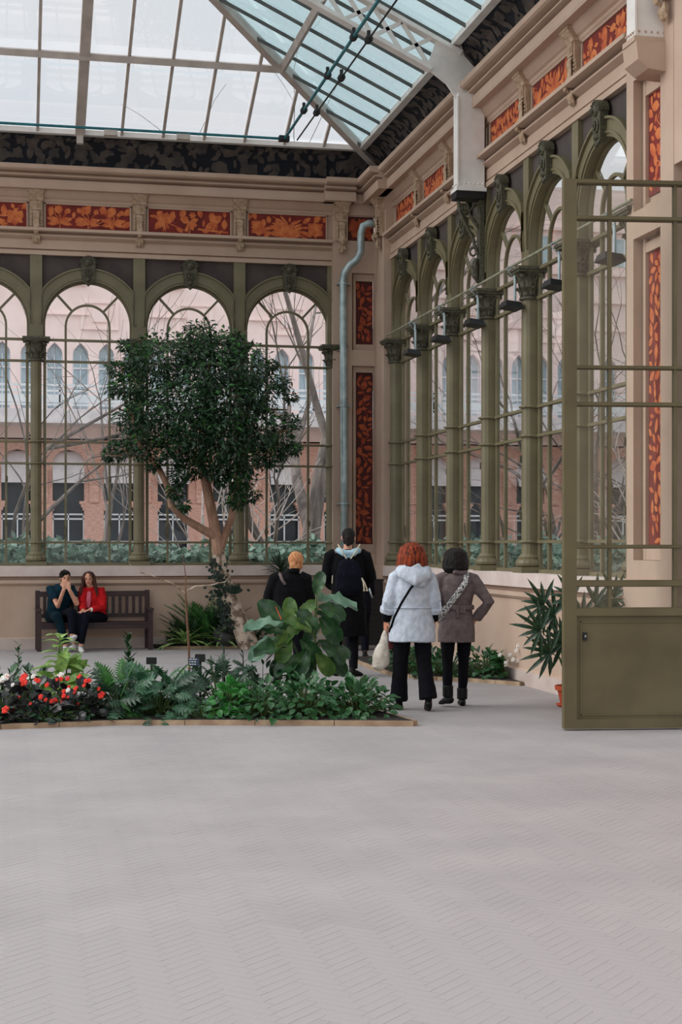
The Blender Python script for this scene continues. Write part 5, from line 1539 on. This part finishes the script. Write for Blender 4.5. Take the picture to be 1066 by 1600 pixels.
# ============ woman in the light grey jacket
J1 = dict(pel=(0, 0, .90), chest=(0, .01, 1.26), neck=(0, .02, 1.47), head=(0, .03, 1.585), look=(.1, 1, -.05),
 shL=(-.165, .01, 1.36), elL=(-.235, -.01, 1.12), wrL=(-.265, .05, .915), shR=(.165, .01, 1.36), elR=(.222, -.03, 1.12), wrR=(.235, .04, .915),
 hipL=(-.095, 0, .86), hipR=(.095, 0, .86), knL=(-.115, .05, .48), anL=(-.125, .10, .085), knR=(.12, -.02, .48), anR=(.15, -.10, .115),
 hdL=((-.02, .15, -1), (1, .3, 0), .55, 1), hdR=((.0, .2, -1), (-1, .2, 0), .3, -1))
p, s, J = standing('woman with auburn bob in light grey hooded jacket and black trousers, carrying a white bag', (3.92, 14.82, 0), -.10, 1.655, 'skin2', J1, None)
leg_garment(p, J, s, M['darkt'], (.100, .090, .078, .082, .098), .97, waist=(.19, .14))
shoes(p, J, s, M['shoeb'], ((-.15, 1, 0), (.1, 1, -.1)), (0, .25))
b = MB()
b.loft([V((0, 0, .705))*s, V((0, 0, .90))*s, V((0, 0, 1.06))*s, V((0, .0, 1.24))*s, V((0, .01, 1.37))*s, V((0, .02, 1.46))*s], [(.250*s, .18*s), (.228*s, .17*s), (.198*s, .15*s), (.205*s, .152*s), (.168*s, .13*s), (.08*s, .08*s)], 22)
for sd, e in (('L', -1), ('R', 1)):
    sh, el, wr = J['sh'+sd], J['el'+sd], J['wr'+sd]
    b.loft([sh + V((-e*.06, 0, .03)), sh + V((e*.01, 0, 0)), sh + (el-sh)*.5 + V((e*.012, 0, 0)), el, el + (wr-el)*.45], [.07*s, .076*s, .072*s, .072*s, .070*s], 14)
fuse(b.build('jacket', M['ltgrey'], p), .011, 3, .022)
for sd in 'LR':
    el, wr = J['el'+sd], J['wr'+sd]
    b = MB(); b.loft([el + (wr-el)*.30, el + (wr-el)*.36, el + (wr-el)*.60], [.080*s, .086*s, .082*s], 16); fuse(b.build('turned_cuff', M['ltgrey'], p), .01, 2, .01)
    b = MB(); b.loft([el + (wr-el)*.5, wr + (wr-el)*.02], [.055*s, .043*s], 14); fuse(b.build('black_sleeve', M['blackc'], p), .01, 2, .008)
    b = MB(); q_ = el + (wr-el)*.2 + V((-.05 if sd == 'L' else .05, -.062, -.02)); b.beam(q_ + V((0,0,.05)), q_ - V((0,0,.04)), .02, .008, up=(0, 1, 0)); b.build('cuff_tab', M['ltgrey'], p)
b = MB()   # hood lying on the back
b.loft([V((-.15, -.06, 1.44))*s, V((-.12, -.14, 1.42))*s, V((0, -.19, 1.36))*s, V((.12, -.14, 1.40))*s, V((.15, -.05, 1.45))*s], [(.04*s, .05*s), (.05*s, .075*s), (.06*s, .095*s), (.05*s, .075*s), (.04*s, .05*s)], 14, side=(0, 1, 0))
b.loft([V((-.03, -.13, 1.46))*s, V((.05, -.165, 1.34))*s, V((.08, -.17, 1.27))*s], [(.10*s, .05*s), (.10*s, .055*s), (.035*s, .03*s)], 14)
b.loft([V((-.08, .05, 1.47))*s, V((-.07, -.08, 1.49))*s, V((.07, -.08, 1.49))*s, V((.08, .05, 1.47))*s], [.04*s]*4, 10)
fuse(b.build('hood', M['ltgrey'], p), .010, 3, .02)
b = MB(); ring = [V((.204*math.cos(a)*s, .158*math.sin(a)*s, 1.055*s)) for a in [2*PI*i/28 for i in range(29)]]; b.loft(ring, [.007]*29, 6, side=(0, 0, 1)); b.build('waist_cord', M['ltgrey'], p)
strap(p, [V(q)*s for q in ((.09, -.10, 1.49), (.06, -.175, 1.38), (-.05, -.19, 1.25), (-.14, -.17, 1.10), (-.205, -.13, .96), (-.24, -.02, .80))], .012, .004, M['blackc'])
b = MB(); c = V((-.0, .0, .0))
for i in range(26):
    a = 2*PI*i/26 + .1; back = math.sin(a) < .55
    if not back: continue
    x0, y0 = math.cos(a), math.sin(a)
    hd_ = J['head']
    b.loft([hd_ + V((x0*.03, y0*.04-.01, .118)), hd_ + V((x0*.088, y0*.10-.01, .07)), hd_ + V((x0*.118, y0*.118-.015, -.02)), hd_ + V((x0*.128, y0*.12-.015, -.10)), hd_ + V((x0*.105, y0*.10-.01, -.135))], [.02, .034, .036, .034, .016], 8)
b.ell(J['head'] + V((0, -.01, .03)), (.09, .105, .10), 14, 10)
fuse(b.build('hair', M['h_red'], p), .008, 5, .008, TEXH)

Lp = V((3.92, 14.82, 0))
def world(root, v): return Matrix.Translation(root.location) @ Matrix.Rotation(root.rotation_euler[2], 4, 'Z') @ V(v)
bpos = world(p, J['wrL'] + V((.0, .03, -.09)))
bag = empty('carrier_bag', bpos, 'white cloth carrier bag hanging from the left hand of the woman in grey', 'bag', rz=-.1)
b = MB()
b.loft([(0, 0, 0), (-.005, 0, -.07), (-.02, 0, -.17), (-.045, 0, -.28), (-.05, 0, -.36), (-.03, 0, -.395)], [(.016, .014), (.035, .022), (.065, .04), (.095, .055), (.085, .05), (.05, .03)], 14)
fuse(b.build('bag_body', M['canvas'], bag), .009, 2, .025)
b = MB(); b.loft([(.0, -.012, -.03), (.008, -.016, .03), (.0, .0, .055), (-.008, .016, .03), (0, .012, -.03)], [.008]*5, 8); b.build('handle', M['canvas'], bag)
hb = world(p, (-.19*s, .12*s, .735*s))
t = empty('handbag', hb, 'small maroon handbag at the left hip of the woman in grey', 'bag', rz=-.1)
b = MB(); b.box(-.045, .045, -.09, .09, -.11, .05); o = fuse(b.build('bag_body', M['maroonb'], t), .012, 4)
MB().box(-.05, -.04, -.08, .08, -.02, .05).build('flap', M['maroonb'], t)

# ============ woman in the taupe coat
J2 = dict(pel=(0, 0, .92), chest=(0, .01, 1.27), neck=(-.01, .02, 1.47), head=(-.02, .03, 1.585), look=(-.75, .75, -.08),
 shL=(-.175, .01, 1.38), elL=(-.26, -.04, 1.14), wrL=(-.20, .12, .98), shR=(.175, .01, 1.38), elR=(.345, -.06, 1.13), wrR=(.23, .06, .95),
 hipL=(-.09, 0, .88), hipR=(.09, 0, .88), knL=(-.10, .0, .48), anL=(-.105, -.06, .13), knR=(.085, .04, .48), anR=(.075, .08, .09),
 hdL=((.3, .6, -.6), (1, 0, 0), .4, 1), hdR=((-.4, .3, -.8), (-1, .2, 0), .4, -1))
p, s, J = standing('woman with dark hair and sunglasses in a belted taupe coat and black leggings', (4.46, 15.10, 0), -.12, 1.60, 'skin2', J2, None)
leg_garment(p, J, s, M['darkt'], (.098, .080, .060, .056, .045), .98, waist=(.17, .13))
shoes(p, J, s, M['shoeb'], ((-.5, .9, 0), (.05, 1, 0)), (.15, 0), 'boot')
for sd in 'LR':
    b = MB(); a_ = J['an'+sd]; b.loft([a_ + V((0, -.01, -.02)), a_ + V((0, -.01, .10))], [.055, .056], 12); fuse(b.build('boot_shaft', M['shoeb'], p), .009, 2)
b = MB()
b.loft([V((0, 0, .70))*s, V((0, 0, .86))*s, V((0, 0, 1.04))*s, V((0, .0, 1.09))*s, V((0, 0, 1.25))*s, V((0, .01, 1.38))*s, V((-.01, .02, 1.47))*s], [(.205*s, .165*s), (.198*s, .16*s), (.172*s, .135*s), (.168*s, .13*s), (.195*s, .14*s), (.175*s, .125*s), (.075*s, .075*s)], 22)
for sd, e in (('L', -1), ('R', 1)):
    sh, el, wr = J['sh'+sd], J['el'+sd], J['wr'+sd]
    b.loft([sh + V((-e*.06, 0, .02)), sh + V((e*.01, 0, 0)), sh + (el-sh)*.5, el, el + (wr-el)*.5, wr], [.068*s, .072*s, .066*s, .064*s, .060*s, .056*s], 14)
fuse(b.build('coat', M['taupe'], p), .010, 3, .014)
b = MB(); b.loft([V((-.06, -.03, 1.49))*s, V((-.03, -.10, 1.46))*s, V((.08, -.08, 1.45))*s, V((.10, .03, 1.47))*s], [.03]*4, 8); fuse(b.build('collar', M['taupe'], p), .009, 2)
b = MB(); ring = [V((.186*math.cos(a)*s, .15*math.sin(a)*s, 1.075*s)) for a in [2*PI*i/28 for i in range(29)]]; b.loft(ring, [(.024, .008)]*29, 8, side=(0, 0, 1)); b.build('belt', M['taupe'], p)
b = MB(); b.box(.01, .07, -.165*s, -.15*s, 1.02*s, 1.09*s); b.box(-.03, .0, -.17*s, -.15*s, .97*s, 1.07*s); b.build('belt_loop', M['taupe'], p)
strap(p, [V(q)*s for q in ((.10, -.06, 1.46), (.08, -.155, 1.36), (-.02, -.178, 1.22), (-.12, -.165, 1.09), (-.175, -.12, 1.0), (-.2, -.03, .93))], .030, .005, M['plaid'], 'patterned_strap')
b = MB(); hd_ = J['head']
rot = Matrix.Rotation(.75, 3, 'Z')
for i in range(26):
    a = 2*PI*i/26; 
    if math.sin(a) > .5: continue
    x0, y0 = math.cos(a), math.sin(a)
    q = [(x0*.03, y0*.04-.01, .115), (x0*.085, y0*.098-.01, .07), (x0*.10, y0*.11-.01, -.01), (x0*.108, y0*.115-.01, -.085), (x0*.088, y0*.10-.01, -.125)]
    b.loft([hd_ + rot @ V(v) for v in q], [.02, .032, .034, .032, .018], 8)
b.ell(hd_ + rot @ V((0, -.01, .03)), (.086, .102, .096), 14, 10)
fuse(b.build('hair', M['h_dark'], p), .008, 2, .012, TEXH)
f = V((-.75, .75, -.08)).normalized(); r_ = f.cross(V((0, 0, 1))).normalized()
b = MB()
for sx in (-1, 1): b.ell(hd_ + f*.096 + r_*sx*.033 + V((0,0,.006)), (.026, .010, .022), 10, 6, Matrix((r_, f, V((0,0,1)))).transposed()); b.beam(hd_ + f*.09 + r_*sx*.058 + V((0,0,.012)), hd_ + r_*sx*.08 + V((0,0,.012)), .006, .010)
b.beam(hd_ + f*.10 - r_*.02 + V((0,0,.014)), hd_ + f*.10 + r_*.02 + V((0,0,.014)), .006, .006)
b.build('sunglasses', M['black'], p)

# ============ tall man in black with a drawstring bag
J3 = dict(pel=(0, 0, .92), chest=(0, 0, 1.26), neck=(.0, .01, 1.47), head=(.01, .05, 1.585), look=(.15, 1, -.35),
 shL=(-.20, .0, 1.38), elL=(-.25, .0, 1.12), wrL=(-.17, .20, 1.02), shR=(.20, .0, 1.38), elR=(.27, .02, 1.13), wrR=(.20, .20, 1.02),
 hipL=(-.10, 0, .88), hipR=(.10, 0, .88), knL=(-.11, .06, .48), anL=(-.14, .08, .09), knR=(.07, .02, .48), anR=(.06, -.04, .09),
 hdL=((.4, .7, .2), (1, 0, 0), .4, 1), hdR=((-.4, .7, .2), (-1, 0, 0), .4, -1))
p, s, J = standing('tall man with dark hair bun, long black coat, pale blue hood and drawstring bag', (4.15, 18.85, 0), -.16, 1.86, 'skin', J3, None)
leg_garment(p, J, s, M['darkt'], (.095, .080, .062, .056, .052), 1.0, waist=(.16, .12))
shoes(p, J, s, M['shoeb'], ((-.2, 1, 0), (.75, .75, 0)))
b = MB()
b.loft([V((.01, 0, .46))*s, V((.01, 0, .70))*s, V((0, 0, 1.0))*s, V((0, 0, 1.24))*s, V((0, .0, 1.37))*s, V((0, .01, 1.45))*s], [(.215*s, .15*s), (.205*s, .15*s), (.19*s, .145*s), (.205*s, .145*s), (.185*s, .125*s), (.08*s, .075*s)], 22)
for sd, e in (('L', -1), ('R', 1)):
    sh, el, wr = J['sh'+sd], J['el'+sd], J['wr'+sd]
    b.loft([sh + V((-e*.06, 0, .02)), sh, sh + (el-sh)*.5, el, el + (wr-el)*.5, wr], [.070*s, .074*s, .070*s, .068*s, .062*s, .052*s], 14)
fuse(b.build('coat', M['blackc'], p), .011, 3, .016)
b = MB(); b.loft([V((-.10, .06, 1.455))*s, V((-.11, -.05, 1.445))*s, V((-.05, -.12, 1.41))*s, V((.05, -.12, 1.41))*s, V((.11, -.05, 1.445))*s, V((.10, .06, 1.455))*s], [(.028, .035), (.035, .045), (.045, .055), (.045, .055), (.035, .045), (.028, .035)], 10, side=(0, 0, 1))
b.loft([V((0, -.10, 1.43))*s, V((0, -.14, 1.35))*s], [(.08, .03), (.04, .02)], 10)
fuse(b.build('hood', M['hood'], p), .009, 2, .02)
b = MB(); hd_ = J['head']
b.ell(hd_ + V((0, -.02, .035)), (.086, .10, .095), 14, 10); b.ell(hd_ + V((0, -.05, -.03)), (.075, .06, .07), 12, 8)
b.ell(hd_ + V((-.01, -.11, .0)), (.042, .045, .05), 12, 8); b.loft([hd_ + V((-.01, -.11, .0)), hd_ + V((-.01, -.125, -.10))], [.042, .026], 8)
fuse(b.build('hair', M['h_dark'], p), .008, 2, .008, TEXH)
bp = world(p, V((0, -.155, 1.16))*s)
t = empty('drawstring_bag', bp, 'navy drawstring bag with cream cords on the back of the tall man', 'bag', rz=-.16)
b = MB(); b.loft([(.0, -.0, .22), (0, -.02, .16), (0, -.045, .0), (0, -.05, -.17), (0, -.02, -.24)], [(.035, .015), (.13, .035), (.165, .05), (.17, .05), (.13, .03)], 16)
fuse(b.build('bag_body', M['navyc'], t), .011, 3, .02)
b = MB()
b.loft([(-.025, -.02, .205), (-.08, -.01, .30), (-.13, .03, .385)], [.0075]*3, 6); b.loft([(.025, -.02, .205), (.09, -.01, .30), (.145, .03, .385)], [.0075]*3, 6)
for dx in (0, .035): b.loft([(.16, -.06, -.03), (.18 + dx*.4, -.075, -.09), (.19 + dx, -.075, -.17)], [.009, .008, .010], 6); b.ell((.19 + dx, -.075, -.185), (.015, .012, .014), 6, 4)
b.loft([(-.2, -.02, .0), (-.205, -.01, -.10)], [.006]*2, 6)
tag(b.build('cords', M['cord'], t), kind='stuff')

# ============ short-haired person in black behind the big-leaved plant
J4 = dict(pel=(0, 0, .92), chest=(0, 0, 1.26), neck=(.04, .03, 1.46), head=(.075, .05, 1.575), look=(.1, 1, -.1),
 shL=(-.19, .0, 1.37), elL=(-.27, .02, 1.12), wrL=(-.20, .16, .95), shR=(.19, .0, 1.37), elR=(.25, .02, 1.12), wrR=(.17, .18, .98),
 hipL=(-.10, 0, .88), hipR=(.10, 0, .88), knL=(-.13, .05, .48), anL=(-.15, .08, .09), knR=(.10, -.02, .48), anR=(.12, -.06, .09),
 hdL=((.2, .6, -.4), (1, 0, 0), .4, 1), hdR=((-.3, .7, 0), (-1, 0, 0), .4, -1))
p, s, J = standing('person with short ginger-blond hair in a black coat, half hidden by the big-leaved plant', (3.16, 17.45, 0), -.16, 1.56, 'skin2', J4, None)
leg_garment(p, J, s, M['darkt'], (.10, .085, .068, .062, .058), .95)
shoes(p, J, s, M['shoeb'], ((-.1, 1, 0), (.1, 1, 0)))
b = MB()
b.loft([V((0, 0, .74))*s, V((0, 0, .95))*s, V((0, 0, 1.22))*s, V((0, .0, 1.36))*s, V((.04, .02, 1.47))*s], [(.22*s, .165*s), (.215*s, .16*s), (.225*s, .155*s), (.19*s, .13*s), (.08*s, .075*s)], 22)
for sd, e in (('L', -1), ('R', 1)):
    sh, el, wr = J['sh'+sd], J['el'+sd], J['wr'+sd]
    b.loft([sh + V((-e*.06, 0, .02)), sh, sh + (el-sh)*.5, el, el + (wr-el)*.5, wr], [.085*s, .088*s, .08*s, .074*s, .064*s, .052*s], 14)
fuse(b.build('coat', M['blackc'], p), .011, 3, .014)
b = MB(); b.loft([V((-.02, -.05, 1.46))*s, V((.04, -.07, 1.47))*s, V((.11, -.03, 1.47))*s], [.035]*3, 8); fuse(b.build('collar', M['blackc'], p), .01, 2)
strap(p, [V(q)*s for q in ((-.13, -.06, 1.44), (-.10, -.145, 1.36), (-.06, -.165, 1.30))], .018, .004, M['taupe'])
b = MB(); hd_ = J['head']; b.ell(hd_ + V((0, -.018, .03)), (.090, .104, .10), 14, 10); b.ell(hd_ + V((0, -.045, -.035)), (.078, .066, .065), 12, 8)
fuse(b.build('hair', M['h_ginger'], p), .008, 2, .016, TEXH)

# ============ figure in dark clothes bending behind the tall man
J5 = dict(pel=(0, 0, .86), chest=(.0, .16, 1.14), neck=(-.04, .28, 1.28), head=(-.07, .36, 1.36), look=(0, 1, -.9), hup=(0, .8, 1),
 shL=(-.17, .18, 1.22), elL=(-.2, .32, 1.0), wrL=(-.14, .46, .92), shR=(.17, .18, 1.22), elR=(.2, .3, .98), wrR=(.12, .45, .9),
 hipL=(-.09, 0, .82), hipR=(.09, 0, .82), knL=(-.10, .05, .46), anL=(-.12, .02, .09), knR=(.10, .04, .46), anR=(.10, -.04, .09),
 hdL=((.2, .8, -.3), (1, 0, 0), .4, 1), hdR=((-.3, .8, -.2), (-1, 0, 0), .4, -1))
p, s, J = standing('person in dark navy clothes bending down, mostly hidden behind the tall man', (4.98, 21.9, 0), -.2, 1.62, 'skin2', J5, None)
leg_garment(p, J, s, M['navyc'], (.10, .085, .07, .065, .06), .95)
shoes(p, J, s, M['shoeb'], ((0, 1, 0), (.2, 1, 0)))
b = MB()
b.loft([V((0, -.02, .66))*s, V((0, 0, .84))*s, V((0, .08, 1.02))*s, V((0, .16, 1.18))*s, V((-.03, .26, 1.28))*s], [(.20*s, .17*s), (.20*s, .165*s), (.20*s, .16*s), (.18*s, .13*s), (.08*s, .08*s)], 20)
for sd, e in (('L', -1), ('R', 1)):
    sh, el, wr = J['sh'+sd], J['el'+sd], J['wr'+sd]
    b.loft([sh + V((-e*.06, 0, .02)), sh, el, wr], [.08*s, .082*s, .07*s, .05*s], 14)
fuse(b.build('coat', M['navyc'], p), .012, 3, .014)
b = MB(); hd_ = J['head']; b.ell(hd_ + V((0, -.03, .035)), (.088, .10, .09), 14, 10); fuse(b.build('hair', M['h_dark'], p), .009, 2, .008, TEXH)
strap(p, [V(q)*s for q in ((.12, .02, 1.20), (.17, -.08, 1.05), (.21, -.12, .92))], .012, .004, M['zinc'], 'pale_strap')

# ---- dark low heater cabinet in the corner
L = (5.42, 23.55, 0)
t = empty('heater_cabinet', L, 'dark low metal cabinet in the far corner behind the grey-jacketed woman', 'cabinet')
MB().box(-.30, .30, -.14, .14, .08, 1.08).build('casing', M['black'], t); MB().box(-.31, .31, -.15, .15, 1.08, 1.11).build('lid', M['black'], t)
for k in range(9): MB().box(-.26, .26, -.155, -.14, .2 + k*.09, .235 + k*.09).build('louvre', M['black'], t)
for sx in (-1, 1): MB().box(sx*.26 - .02, sx*.26 + .02, -.12, .12, 0, .08).build('foot', M['black'], t)

# ============ bench
L = V((1.30, 24.42, 0))
bench = empty('garden_bench', L, 'dark brown slatted wooden bench against the back wall', 'bench', rz=.035)
BWD = .86
def wb(name, *a, par=bench): return MB().box(*a).build(name, M['wood'], par)
for sx in (-1, 1):
    wb('leg', sx*BWD - .035, sx*BWD + .035, -.24, -.17, 0, .62)
    wb('leg', sx*BWD - .035, sx*BWD + .035, .19, .26, 0, .93)
    m = MB(); m.box(sx*BWD - .045, sx*BWD + .045, -.27, .20, .62, .655); m.build('armrest', M['wood'], bench)
    wb('side_rail', sx*BWD - .02, sx*BWD + .02, -.17, .19, .36, .42)
wb('seat_apron', -BWD + .03, BWD - .03, -.235, -.205, .34, .42)
for k in range(6): wb('seat_slat', -BWD + .0, BWD - .0, -.25 + k*.078, -.185 + k*.078, .42, .44)
wb('top_rail', -BWD + .035, BWD - .035, .20, .245, .83, .915)
wb('bottom_rail', -BWD + .035, BWD - .035, .20, .245, .50, .56)
for k in range(15):
    x = -BWD + .11 + k * (2*BWD - .22) / 14
    wb('back_slat', x - .024, x + .024, .21, .235, .56, .83)

# ============ seated figures (local -y is forward, towards the camera)
def seated(label, loc, rz, skin):
    return empty('person', loc, label, 'person', rz=rz)
# man
p = seated('seated man in a teal shirt with both hands over his mouth, legs crossed', (.78, 24.42, 0), .05, 'skin')
b = MB()
pel, ch, nk, hd_ = V((-.05, .05, .52)), V((.0, -.04, .86)), V((.045, -.12, 1.03)), V((.06, -.17, 1.13))
b.loft([pel, V((-.03, .02, .68)), ch, V((.03, -.08, .97)), nk], [(.16, .13), (.15, .12), (.18, .12), (.13, .09), (.055, .055)], 14)
b.loft([nk, hd_], [.054, .05], 10)
f, u, r, Mx = head_shape(b, hd_, (.12, -1, -.12), (0, 0, 1), .98)
JS = dict(shL=(-.16, -.06, .95), elL=(-.06, -.27, .70), wrL=(.025, -.305, .955), shR=(.17, -.06, .95), elR=(.225, -.27, .74), wrR=(.11, -.31, .955))
J = {k: V(v) for k, v in JS.items()}
for sd in 'LR':
    limb(b, [J['sh'+sd], J['el'+sd], J['wr'+sd]], [.052, .043, .030]); limb(b, [ch + V((0, 0, .06)), J['sh'+sd]], [.06, .055])
hand(b, J['wrL'], (.15, .1, 1), (0, 1, 0), .95, .35, -1); hand(b, J['wrR'], (-.2, .1, 1), (0, 1, 0), .95, .35, 1)
kL, kR = V((-.08, -.42, .55)), V((.14, -.44, .60)); aL, aR = V((.04, -.42, .10)), V((.14, -.50, .25))
for h_, k_, a_ in ((V((-.12, .02, .50)), kL, aL), (V((.08, .02, .52)), kR, aR)): limb(b, [h_, k_, a_], [.085, .058, .04])
fuse(b.build('body', M['skin'], p), .0075, 2); face(p, hd_, f, u, r, .98)
b = MB(); b.loft([V((-.05, .05, .46)), V((-.03, .02, .66)), ch, V((.03, -.08, .97)), nk + V((0, 0, -.01))], [(.185, .155), (.175, .145), (.20, .145), (.15, .11), (.075, .075)], 18)
for sd in 'LR': b.loft([ch + V((0, 0, .05)), J['sh'+sd], J['sh'+sd] + (J['el'+sd]-J['sh'+sd])*.62], [.08, .082, .070], 14)
fuse(b.build('shirt', M['tealc'], p), .010, 3, .014)
b = MB()
b.loft([V((-.05, .08, .50)), V((-.04, -.04, .50))], [(.19, .11), (.18, .10)], 14)
b.loft([V((-.12, .02, .51)), (V((-.12, .02, .51)) + kL)/2, kL, (kL + aL)/2, aL + V((0, 0, .03))], [.10, .094, .078, .066, .055], 14)
fuse(b.build('trousers', M['tealt'], p), .010, 3, .012)
b = MB(); b.loft([V((.06, .02, .52)), (V((.06, .02, .52)) + kR)/2 + V((0, 0, .02)), kR, (kR + aR)/2, aR + V((0, 0, .03))], [.10, .094, .078, .066, .055], 14)
fuse(b.build('crossed_trouser_leg', M['navyc'], p), .010, 3, .012)
for a_, d_, pt in ((aL, (.05, -1, 0), 0), (aR, (.2, -1, 0), .6)):
    b = MB(); shoe(b, a_, d_, .95, pitch=-pt if pt else 0); fuse(b.build('trainer', M['shoew'], p), .007, 3)
b = MB(); b.ell(hd_ + V((-.005, .02, .045)), (.088, .10, .088), 14, 10); b.ell(hd_ + V((-.02, -.065, .085)), (.065, .04, .035), 10, 8); b.ell(hd_ + V((0, .05, -.02)), (.075, .05, .06), 10, 8)
fuse(b.build('hair', M['h_dark'], p), .008, 2, .02, TEXH)
# woman
p = seated('seated woman with long brown hair in a bright red jacket and black trousers', (1.24, 24.42, 0), -.08, 'skin')
b = MB()
pel, ch, nk, hd_ = V((.08, .04, .52)), V((.03, .0, .84)), V((-.0, -.045, 1.01)), V((-.02, -.075, 1.115))
b.loft([pel, V((.06, .02, .66)), ch, V((.01, -.02, .95)), nk], [(.16, .13), (.135, .11), (.16, .11), (.12, .08), (.05, .05)], 14)
b.loft([nk, hd_], [.048, .046], 10)
f, u, r, Mx = head_shape(b, hd_, (-.1, -1, -.08), (0, 0, 1), .95)
J = {k: V(v) for k, v in dict(shL=(-.13, -.02, .93), elL=(-.11, -.17, .70), wrL=(-.10, -.34, .63), shR=(.18, -.02, .92), elR=(.20, -.17, .67), wrR=(.0, -.33, .645)).items()}
for sd in 'LR': limb(b, [J['sh'+sd], J['el'+sd], J['wr'+sd]], [.048, .04, .027]); limb(b, [ch + V((0, 0, .05)), J['sh'+sd]], [.06, .05])
hand(b, J['wrL'], (-.5, -.8, -.25), (0, .1, -1), .9, .2, 1); hand(b, J['wrR'], (-.9, -.45, -.3), (0, .1, -1), .9, .2, -1)
kL, kR = V((-.16, -.42, .54)), V((-.06, -.44, .55)); aL, aR = V((-.24, -.44, .12)), V((-.13, -.50, .09))
for h_, k_, a_ in ((V((.02, .0, .50)), kL, aL), (V((.17, .0, .50)), kR, aR)): limb(b, [h_, k_, a_], [.085, .056, .038])
fuse(b.build('body', M['skin'], p), .0075, 2); face(p, hd_, f, u, r, .95)
b = MB(); b.loft([V((.08, .04, .50)), V((.06, .02, .66)), ch, V((.01, -.02, .94)), nk + V((0, .0, -.01))], [(.19, .15), (.17, .14), (.195, .14), (.15, .10), (.07, .07)], 18)
for sd in 'LR': b.loft([ch + V((0, 0, .04)), J['sh'+sd], (J['sh'+sd]+J['el'+sd])/2, J['el'+sd], J['el'+sd] + (J['wr'+sd]-J['el'+sd])*.88], [.075, .078, .07, .066, .048], 14)
fuse(b.build('jacket', M['redc'], p), .010, 3, .018)
b = MB(); b.loft([V((-.03, -.145, .66)), V((-.02, -.155, .80)), V((-.01, -.13, .92))], [(.035, .02), (.04, .02), (.03, .02)], 10); fuse(b.build('scarf', M['pinkf'], p), .008, 2, .01)
b = MB(); b.loft([J['wrR'] + V((.035, -.0, 0)), J['wrR'] + V((.02, -.008, 0))], [.034, .034], 12); b.build('bracelet', M['whitef'], p)
b = MB(); b.loft([V((.10, .06, .50)), V((.07, -.08, .50))], [(.19, .11), (.17, .10)], 14)
for h_, k_, a_ in ((V((.02, .0, .50)), kL, aL), (V((.17, .0, .50)), kR, aR)): b.loft([h_, (h_ + k_)/2, k_, (k_ + a_)/2, a_ + V((0, 0, .04))], [.10, .092, .074, .062, .052], 14)
fuse(b.build('trousers', M['navyc'], p), .010, 3, .012)
for a_, d_, pt in ((aL, (-.6, -.8, 0), 0), (aR, (.2, -1, 0), 0)):
    b = MB(); shoe(b, a_, d_, .92); fuse(b.build('trainer', M['shoew'], p), .007, 3)
b = MB()
b.ell(hd_ + V((0, .022, .038)), (.085, .095, .085), 14, 10)
for i in range(18):
    a = -.15 + (PI + .3) * i / 17; x0, y0 = math.cos(a), math.sin(a)
    y1 = y0 if y0 > .2 else -.25
    b.loft([hd_ + V((x0*.05, y0*.05, .10)), hd_ + V((x0*.086, y0*.088 - .0, .03)), hd_ + V((x0*.092, y0*.085, -.06)), hd_ + V((x0*.115, y1*.10 - .02, -.16)), hd_ + V((x0*.135, y1*.11 - .05, -.27))], [.018, .026, .027, .026, .012], 7)
fuse(b.build('hair', M['h_brown'], p), .008, 2, .014, TEXH)
